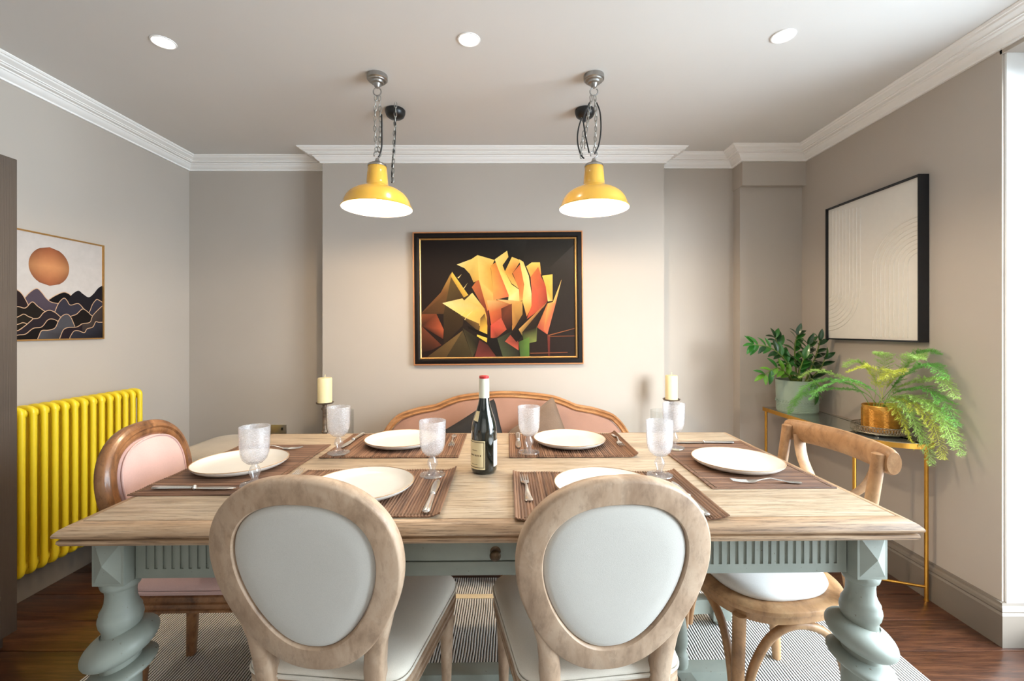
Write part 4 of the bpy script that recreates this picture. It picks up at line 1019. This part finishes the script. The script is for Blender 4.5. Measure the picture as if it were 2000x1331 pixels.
# copper disc: dark at the sides, glowing band through the middle
def sc(p): t = abs(p[1] - .70) / .19; return (226 - 60 * t, 160 - 62 * t, 108 - 42 * t)
for y0 in range(16):
    a0 = -.188 + y0 * .0235; a1 = a0 + .0235
    hw = lambda h: .19 * math.sqrt(max(0, 1 - (h / .188) ** 2))
    xs_ = (-1, -.75, -.5, -.25, 0, .25, .5, .75, 1)
    for k0, k1 in zip(xs_[:-1], xs_[1:]):
        poly = [(.45 + k0 * hw(a0), .705 + a0), (.45 + k1 * hw(a0), .705 + a0), (.45 + k1 * hw(a1), .705 + a1), (.45 + k0 * hw(a1), .705 + a1)]
        cs_ = [tuple(q * (1 - .22 * k * k) for q in sc(p)) for p, k in zip(poly, (k0, k1, k1, k0))]
        items.append((poly, cs_, 1))
base_n = len(items)
curves = [('C', [(.442, .383), (.496, .423), (.578, .465), (.626, .459), (.659, .435), (.70, .38)], (16, 14, 16), (16, 12, 12)),
 ('D', [(.60, .34), (.626, .38), (.664, .445), (.733, .494), (.784, .464), (.846, .434), (.9, .473), (.954, .539), (1, .57)], (30, 28, 34), (34, 24, 30)),
 ('B', [(.18, .33), (.221, .377), (.273, .442), (.331, .481), (.373, .45), (.416, .395), (.46, .361), (.523, .35), (.60, .35)], (84, 74, 86), (22, 18, 22)),
 ('A', [(0, .40), (.06, .47), (.12, .475), (.175, .447), (.198, .427), (.221, .394), (.253, .331), (.27, .29)], (40, 28, 30), (24, 16, 18)),
 ('E', [(0, .33), (.1, .30), (.175, .301), (.233, .292), (.29, .351), (.339, .313), (.403, .267), (.45, .24)], (30, 24, 20), (40, 34, 24)),
 ('F', [(.48, .22), (.496, .265), (.532, .351), (.583, .406), (.616, .384), (.65, .34), (.733, .36), (.794, .306), (.846, .27), (.889, .361), (.932, .414), (.954, .414), (1, .39)], (56, 54, 66), (26, 20, 24)),
 ('I', [(.60, .18), (.659, .228), (.713, .249), (.774, .305), (.815, .292), (.841, .273), (.9, .24), (1, .34)], (26, 20, 18), (32, 24, 20)),
 ('H', [(0, .10), (.1, .07), (.175, .086), (.225, .125), (.282, .187), (.348, .202), (.39, .253), (.442, .279), (.496, .261), (.555, .211), (.6, .16)], (44, 36, 42), (30, 24, 30)),
 ('G', [(0, .16), (.09, .17), (.175, .211), (.218, .234), (.257, .213), (.294, .196), (.27, .165), (.22, .12)], (38, 32, 24), (30, 24, 20)),
 ('J', [(0, .10), (.1, .12), (.175, .142), (.21, .155), (.241, .143), (.22, .12), (.175, .086)], (34, 28, 20), (22, 18, 16)),
 ('K', [(0, .03), (.1, .03), (.175, .043), (.233, .051), (.298, .103), (.373, .117), (.425, .181), (.469, .195), (.523, .173), (.56, .13)], (20, 16, 16), (22, 16, 14)),
 ('M', [(.54, .0), (.55, .028), (.578, .089), (.626, .112), (.713, .117), (.774, .152), (.857, .168), (.889, .239), (.954, .308), (1, .35)], (72, 62, 58), (26, 20, 26)),
 ('L', [(.335, 0), (.348, .032), (.373, .081), (.433, .085), (.496, .108), (.532, .183), (.569, .23), (.616, .246), (.654, .213), (.694, .122)], (82, 82, 88), (24, 20, 18)),
 ('M', [(.54, .0), (.55, .028), (.578, .089), (.626, .112), (.713, .117), (.774, .152)], (40, 28, 36), (26, 20, 26)),
 ('N', [(.64, 0), (.65, .026), (.684, .074), (.733, .078), (.794, .058), (.825, .098), (.889, .118), (.921, .174), (.954, .169), (1, .17)], (50, 50, 60), (22, 18, 22))]
for nm, pts, ct, cb_ in curves:
    q = [(p.x, p.y) for p in catmull([(a, b_, 0) for a, b_ in pts], 5)]
    poly = q + [(q[-1][0], 0), (q[0][0], 0)] if nm not in 'GJ' else q
    items.append((poly, [ct] * len(q) + ([cb_, cb_] if nm not in 'GJ' else [])))
    up_ = []; dn = []
    for i in range(len(q)):
        a = q[max(0, i - 1)]; c_ = q[min(len(q) - 1, i + 1)]; dx, dy = c_[0] - a[0], c_[1] - a[1]; l = math.hypot(dx, dy) or 1
        up_.append((q[i][0] - dy / l * .0035, q[i][1] + dx / l * .0035)); dn.append((q[i][0] + dy / l * .0035, q[i][1] - dx / l * .0035))
    if nm not in 'D':
        items.append((up_ + dn[::-1], (220, 184, 150)))
items = items[:base_n] + [(it[0], it[1], 2 + i) for i, it in enumerate(items[base_n:])]
paint('printed_sheet', items, smap, M_print, sp)

# white relief in a deep dark box frame on the right wall
rp = empty('relief_picture', (XR - .002, 2.351, 1.558), -PI / 2, 'white plaster relief of flowing arcs in a deep dark box frame', 'picture')
RW, RH = .612, .775
frame_bars(MB(), RW, RH, .01, [(0, 0), (0, .048), (.006, .048), (.006, .038), (.010, 0)]).out('frame', M_blueblack, rp, 20)
MB().box((0, -.018, 0), (RW - .016, .034, RH - .016)).out('plaster_panel', M_relief, rp, 0)
mb = MB()
def rl(u, v_): return (u - RW / 2 + .008, -.0345, v_ - RH / 2 + .008)
for k in range(9):                            # lines falling then sweeping left into arcs
    u = .035 + .026 * k
    pts = [rl(u, .745 - .004 * k), rl(u, .50), rl(u, .27)] + [rl(u * math.cos(a), .27 - u * math.sin(a) * .92) for a in [math.radians(d) for d in range(10, 90, 10)]] + [rl(.004, .27 - u * .92)]
    mb.tube(pts, .0042, 8, flat=(1, .8))
for k in range(9):                            # lines rising then sweeping right into arcs
    u = .325 + .026 * k; rr = .596 - u
    if rr < .02: continue
    pts = [rl(u, .012), rl(u, .2), rl(u, .36)] + [rl(.596 - rr * math.cos(a), .36 + rr * math.sin(a) * .8) for a in [math.radians(d) for d in range(10, 95, 10)]]
    mb.tube(pts, .0042, 8, flat=(1, .8))
mb.out('relief_ridges', M_relief, rp, 60)['kind'] = 'stuff'

# ---------------------------------------------------------------- console table and plants
co = empty('console_table', (0, 0, 0), 0, 'slim gold console table with mirrored top along the right wall', 'console table')
TOPZ = .728
CO = rounded_outline([(1.605, 2.885, .02), (1.605, 1.96, .20), (1.885, 1.94, .10), (1.885, 2.885, .02)], 10)
mb = MB(); rings = []
mb.loops([[(p.x, p.y, TOPZ - .022) for p in CO], [(p.x, p.y, TOPZ) for p in CO]]); mb.out('rim', M_brass, co, 30)
mb = MB(); stack(mb, CO, [(.007, TOPZ - .001), (.007, TOPZ + .0012)], (1.745, 2.41)); mb.out('top', M_mirror, co, 0)
for x, y in ((1.622, 2.12), (1.872, 2.02), (1.622, 2.862), (1.868, 2.862)):
    MB().lathe([(.010, .0002), (.009, .006), (.0078, .01), (.0078, TOPZ - .01)], 14, T(x, y, 0)).out('leg', M_brass, co, 50)
MB().tube([(1.622, 2.12, .062), (1.872, 2.02, .062)], .006, 10).out('stretcher', M_brass, co)
MB().tube([(1.622, 2.862, .062), (1.868, 2.862, .062)], .006, 10).out('stretcher', M_brass, co)

zz = empty('potted_zz_plant', (1.728, 2.715, TOPZ + .0014), 0, 'glossy dark green leafy plant in a round sage ceramic pot', 'plant')
pr = [(.0, 0), (.104, 0), (.108, .004)]
for k in range(8): pr += [(.1085, .008 + k * .006), (.1115, .011 + k * .006)]
pr += [(.110, .058), (.1115, .062), (.113, .12), (.115, .188), (.1155, .194), (.111, .194), (.108, .186), (.106, .17), (.0, .17)]
MB().lathe(pr, 48, caps=False).out('pot', M_sagepot, zz, 40)
MB().lathe([(.0, .176), (.05, .178), (.107, .172)], 24, caps=False).out('soil', M_soil, zz, 0)
mb = MB()
for row in range(2):
    for k in range(44):
        a = 2 * PI * (k + .5 * row) / 44; mb.lathe([(.001, -.003), (.0042, 0), (.001, .003)], 6, T(.1125 * math.cos(a), .1125 * math.sin(a), .063 + row * .009))
mb.out('embossed_band', M_sagepot, zz, 60)
def leaf_mesh(L, W, fold=.25, curl=.25):
    mb = MB(); n = 8; vs = []; fs = []
    for i in range(n + 1):
        t = i / n; w = W * math.sin(PI * min(1, t * .96 + .04)) ** .75 * (1 - .25 * t); z = -curl * L * t * t
        vs += [(-w, t * L, z + fold * w), (-w * .5, t * L, z + fold * w * .35), (0, t * L, z - .0004), (w * .5, t * L, z + fold * w * .35), (w, t * L, z + fold * w)]
    for i in range(n):
        for k in range(4):
            a = i * 5 + k; fs.append((a, a + 1, a + 6, a + 5))
    return mb.add(vs, fs)
leafdata = []
for mt in (M_leaf, M_leafd, M_leaf2):
    o = leaf_mesh(.098, .0225).out('leaf', mt, None, 70); leafdata.append(o.data); bpy.data.objects.remove(o)
def zz_stem(base, pts, nl, size, mats):
    P = catmull([base] + pts, 8); n = len(P)
    st_ = MB().tube(P, [.0055 * (1 - .75 * i / n) + .001 for i in range(n)], 8).out('stem', M_stem, zz, 60)
    for k in range(nl):
        t = .25 + .75 * (k // 2) / max(1, (nl // 2 - 1)) if k < nl - 1 else 1
        i = min(n - 2, int(t * (n - 1))); p = P[i]; d = (P[i + 1] - P[i]).normalized()
        s_ = 1 if k % 2 else -1
        side = d.cross(Vector((.25, -.9, .25))).normalized() * s_
        if k == nl - 1: side = d * .2
        dirv = (side * .85 + d * .75 + Vector((0, -.10, .08)) + Vector([random.uniform(-.15, .15) for _ in range(3)])).normalized()
        x = dirv.cross(Vector((random.uniform(-.2, .2), -.55, .8))).normalized(); z = x.cross(dirv)
        Mx = Matrix((x, dirv, z)).transposed().to_4x4()
        sc_ = size * random.uniform(.85, 1.15) * (1 - .18 * t)
        o = bpy.data.objects.new('leaf', random.choice([leafdata[q] for q in mats])); COL.objects.link(o); o.parent = st_
        o.matrix_local = T(*p) @ Mx @ S(sc_, sc_, sc_)
zz_stem((-.02, -.02, .17), [(-.08, -.03, .30), (-.19, -.05, .39), (-.31, -.07, .41)], 17, .92, [0, 0, 1])
zz_stem((-.04, -.03, .17), [(-.10, -.05, .24), (-.17, -.07, .27), (-.25, -.09, .23)], 11, .9, [2, 0, 2])
zz_stem((-.01, .02, .17), [(-.05, .03, .30), (-.09, .04, .40), (-.11, .04, .45)], 11, .95, [1, 1, 0])
zz_stem((.0, .0, .17), [(-.01, 0, .30), (-.02, -.01, .40), (-.01, -.02, .47)], 13, .95, [0, 1])
zz_stem((.02, .0, .17), [(.04, 0, .28), (.050, -.01, .36), (.055, -.02, .41)], 11, .9, [1, 0])
zz_stem((.04, -.01, .17), [(.06, -.04, .27), (.08, -.06, .36), (.085, -.08, .44)], 12, .95, [1, 1, 0])
zz_stem((.03, -.04, .17), [(.05, -.07, .22), (.075, -.10, .27), (.085, -.12, .33)], 9, .9, [1, 0])
zz_stem((-.02, -.05, .17), [(-.04, -.08, .22), (-.045, -.10, .27), (-.03, -.11, .33)], 11, 1.0, [0, 0, 2])
zz_stem((-.02, -.08, .17), [(.01, -.112, .21), (.02, -.135, .18), (.02, -.142, .13)], 6, .9, [2, 1, 0])

# silver filigree tray
ty = empty('filigree_tray', (1.765, 2.150, TOPZ + .0014), 0, 'small antique silver tray with pierced gallery rim on the console', 'tray')
TR = .112
MB().lathe([(.0, .010), (TR, .010), (TR + .002, .013), (TR, .016), (.0, .0135)], 40, caps=False).out('tray_base', M_tray, ty, 30)
mb = MB()
mb.tube([((TR - .001) * math.cos(a * PI / 24), (TR - .001) * math.sin(a * PI / 24), .042) for a in range(48)], .0018, 6, closed=True)
mb.tube([((TR - .001) * math.cos(a * PI / 24), (TR - .001) * math.sin(a * PI / 24), .030) for a in range(48)], .0009, 5, closed=True)
for k in range(60):
    a = 2 * PI * k / 60; a2 = 2 * PI * (k + .5) / 60; r_ = TR - .001
    mb.tube([(r_ * math.cos(a), r_ * math.sin(a), .014), (r_ * math.cos(a2), r_ * math.sin(a2), .030), (r_ * math.cos(a), r_ * math.sin(a), .042)], .0014, 4)
    mb.tube([(r_ * math.cos(a), r_ * math.sin(a), .014), (r_ * math.cos(a - (a2 - a)), r_ * math.sin(a - (a2 - a)), .030), (r_ * math.cos(a), r_ * math.sin(a), .042)], .0014, 4)
mb.out('gallery', M_tray, ty, 60)['kind'] = 'stuff'
for k in range(4):
    a = PI / 4 + k * PI / 2; MB().lathe([(.003, 0), (.009, .002), (.010, .007), (.005, .011)], 12, T(.085 * math.cos(a), .085 * math.sin(a), 0)).out('foot', M_tray, ty, 50)

# asparagus fern
fn = empty('potted_asparagus_fern', (1.772, 2.150, TOPZ + .0018 + .0145), 0, 'feathery light green fern spilling from a gold herringbone pot', 'plant')
PR = .073
MB().lathe([(.0, 0), (PR - .003, 0), (PR, .004), (PR, .112), (PR + .002, .118), (PR - .001, .122), (PR - .005, .118), (PR - .006, .105), (.0, .103)], 40, caps=False).out('pot', M_goldpot, fn, 40)
mb = MB()
for k in range(12):
    for j in range(14):
        for s_ in (-1, 1):
            a0 = 2 * PI * k / 12; a1 = a0 + s_ * PI / 12; z = .010 + j * .0066
            pts = [((PR + .0008) * math.cos(a0 + (a1 - a0) * q / 2), (PR + .0008) * math.sin(a0 + (a1 - a0) * q / 2), z + q * .004) for q in range(3)]
            mb.tube(pts, .0018, 4)
mb.out('herringbone_relief', M_goldpot, fn, 60)['kind'] = 'stuff'
MB().lathe([(.0, .108), (.03, .110), (PR - .005, .104)], 20, caps=False).out('soil', M_soil, fn, 0)
def frond(pts, mat, spread, dens=1.0, droop=.0):
    P = catmull([(random.uniform(-.03, .03), random.uniform(-.03, .03), .10)] + pts, 10); n = len(P)
    mb = MB(); mb.tube(P, [.0014 * (1 - .6 * i / n) for i in range(n)], 4)
    vs = []; fs = []
    def needle(p, d, l, w=.0007):
        x = d.cross(Vector((random.uniform(-1, 1), random.uniform(-1, 1), random.uniform(-1, 1)))).normalized() * w
        k = len(vs); vs.extend([tuple(p - x), tuple(p + x), tuple(p + d * l)]); fs.append((k, k + 1, k + 2))
    Lt = sum((P[i + 1] - P[i]).length for i in range(n - 1)); nb = int(Lt / .0050 * dens)
    for b_ in range(nb):
        t = .22 + .78 * b_ / nb; fi = t * (n - 1); i = min(n - 2, int(fi)); p = P[i].lerp(P[i + 1], fi - i); d = (P[i + 1] - P[i]).normalized()
        side = d.cross(Vector((0, 0, 1)))
        if side.length < .1: side = Vector((1, 0, 0))
        side.normalize(); s_ = 1 if b_ % 2 else -1
        env = spread * 1.25 * (math.sin(PI * min(1, (t - .15) / .85 * .92 + .06)) ** .7)
        bd = (side * s_ + d * .7 + Vector((random.uniform(-.3, .3), random.uniform(-.3, .3), random.uniform(-.35, .25)))).normalized()
        L_ = env * random.uniform(.7, 1.1); m_ = max(3, int(L_ / .0035))
        k = len(vs); e = p + bd * L_; w = side.cross(bd).normalized() * .0006 if side.cross(bd).length > .01 else Vector((0, 0, .0006))
        vs.extend([tuple(p - w), tuple(p + w), tuple(e)]); fs.append((k, k + 1, k + 2))
        for q in range(m_):
            pp = p + bd * (L_ * (q + .5) / m_)
            for _ in range(3):
                nd = (bd * .8 + Vector((random.uniform(-1, 1), random.uniform(-1, 1), random.uniform(-1, 1))) * .8).normalized()
                needle(pp, nd, random.uniform(.007, .014))
    mb.add([(min(v[0], .134), v[1], v[2]) for v in vs], fs); mb.out('frond', mat, fn, 0)
F = [([(-.06, -.02, .20), (-.14, .02, .24), (-.20, .10, .20), (-.22, .18, .12)], M_fernd, .034),
     ([(-.08, .05, .20), (-.16, .14, .23), (-.19, .26, .17), (-.20, .34, .06)], M_fernd, .038),
     ([(-.05, .06, .18), (-.14, .20, .17), (-.17, .36, .10), (-.18, .42, .0)], M_fernd, .036),
     ([(-.05, .02, .19), (-.12, .10, .25), (-.18, .2, .27), (-.20, .30, .22)], M_fern, .030),
     ([(-.03, -.02, .22), (-.06, -.05, .29), (-.10, -.03, .31), (-.15, .02, .28)], M_ferny, .040),
     ([(-.02, -.04, .22), (-.03, -.10, .28), (-.06, -.14, .30), (-.12, -.14, .26)], M_ferny, .042),
     ([(.0, .03, .22), (-.03, .05, .30), (-.08, .06, .33), (-.14, .05, .30)], M_fern, .038),
     ([(.02, -.02, .22), (.05, -.08, .32), (.03, -.14, .37), (-.01, -.22, .36)], M_fern, .046),
     ([(.02, -.05, .22), (.06, -.12, .31), (.06, -.20, .33), (.04, -.28, .28)], M_fernd, .046),
     ([(.03, -.04, .20), (.07, -.14, .26), (.08, -.22, .27), (.06, -.31, .20)], M_fern, .046),
     ([(.02, -.06, .19), (.06, -.15, .22), (.07, -.24, .18), (.05, -.32, .09)], M_fernd, .046),
     ([(.0, -.07, .17), (.03, -.16, .18), (.05, -.25, .12), (.04, -.32, .0)], M_fern, .050),
     ([(.0, -.07, .16), (.02, -.16, .15), (.03, -.24, .07), (.03, -.28, -.06)], M_ferny, .048),
     ([(.02, -.08, .16), (.05, -.18, .16), (.07, -.26, .08), (.06, -.33, -.03)], M_fern, .046),
     ([(-.02, -.07, .14), (-.03, -.12, .13), (-.02, -.16, .05), (.0, -.18, -.04)], M_ferny, .038),
     ([(-.02, -.06, .15), (-.02, -.13, .16), (-.01, -.18, .10), (.0, -.21, .0)], M_fern, .040),
     ([(.01, -.06, .13), (.02, -.14, .10), (.03, -.20, .0), (.03, -.23, -.10)], M_fern, .040),
     ([(.04, -.03, .22), (.08, -.08, .35), (.09, -.13, .39), (.09, -.2, .38)], M_fernd, .036),
     ([(.0, .0, .22), (.0, -.02, .32), (-.03, -.05, .37), (-.08, -.08, .38)], M_fern, .036)]
for pts, mt, sp_ in F: frond([(min(x, .125), y, z) for x, y, z in pts], mt, sp_)
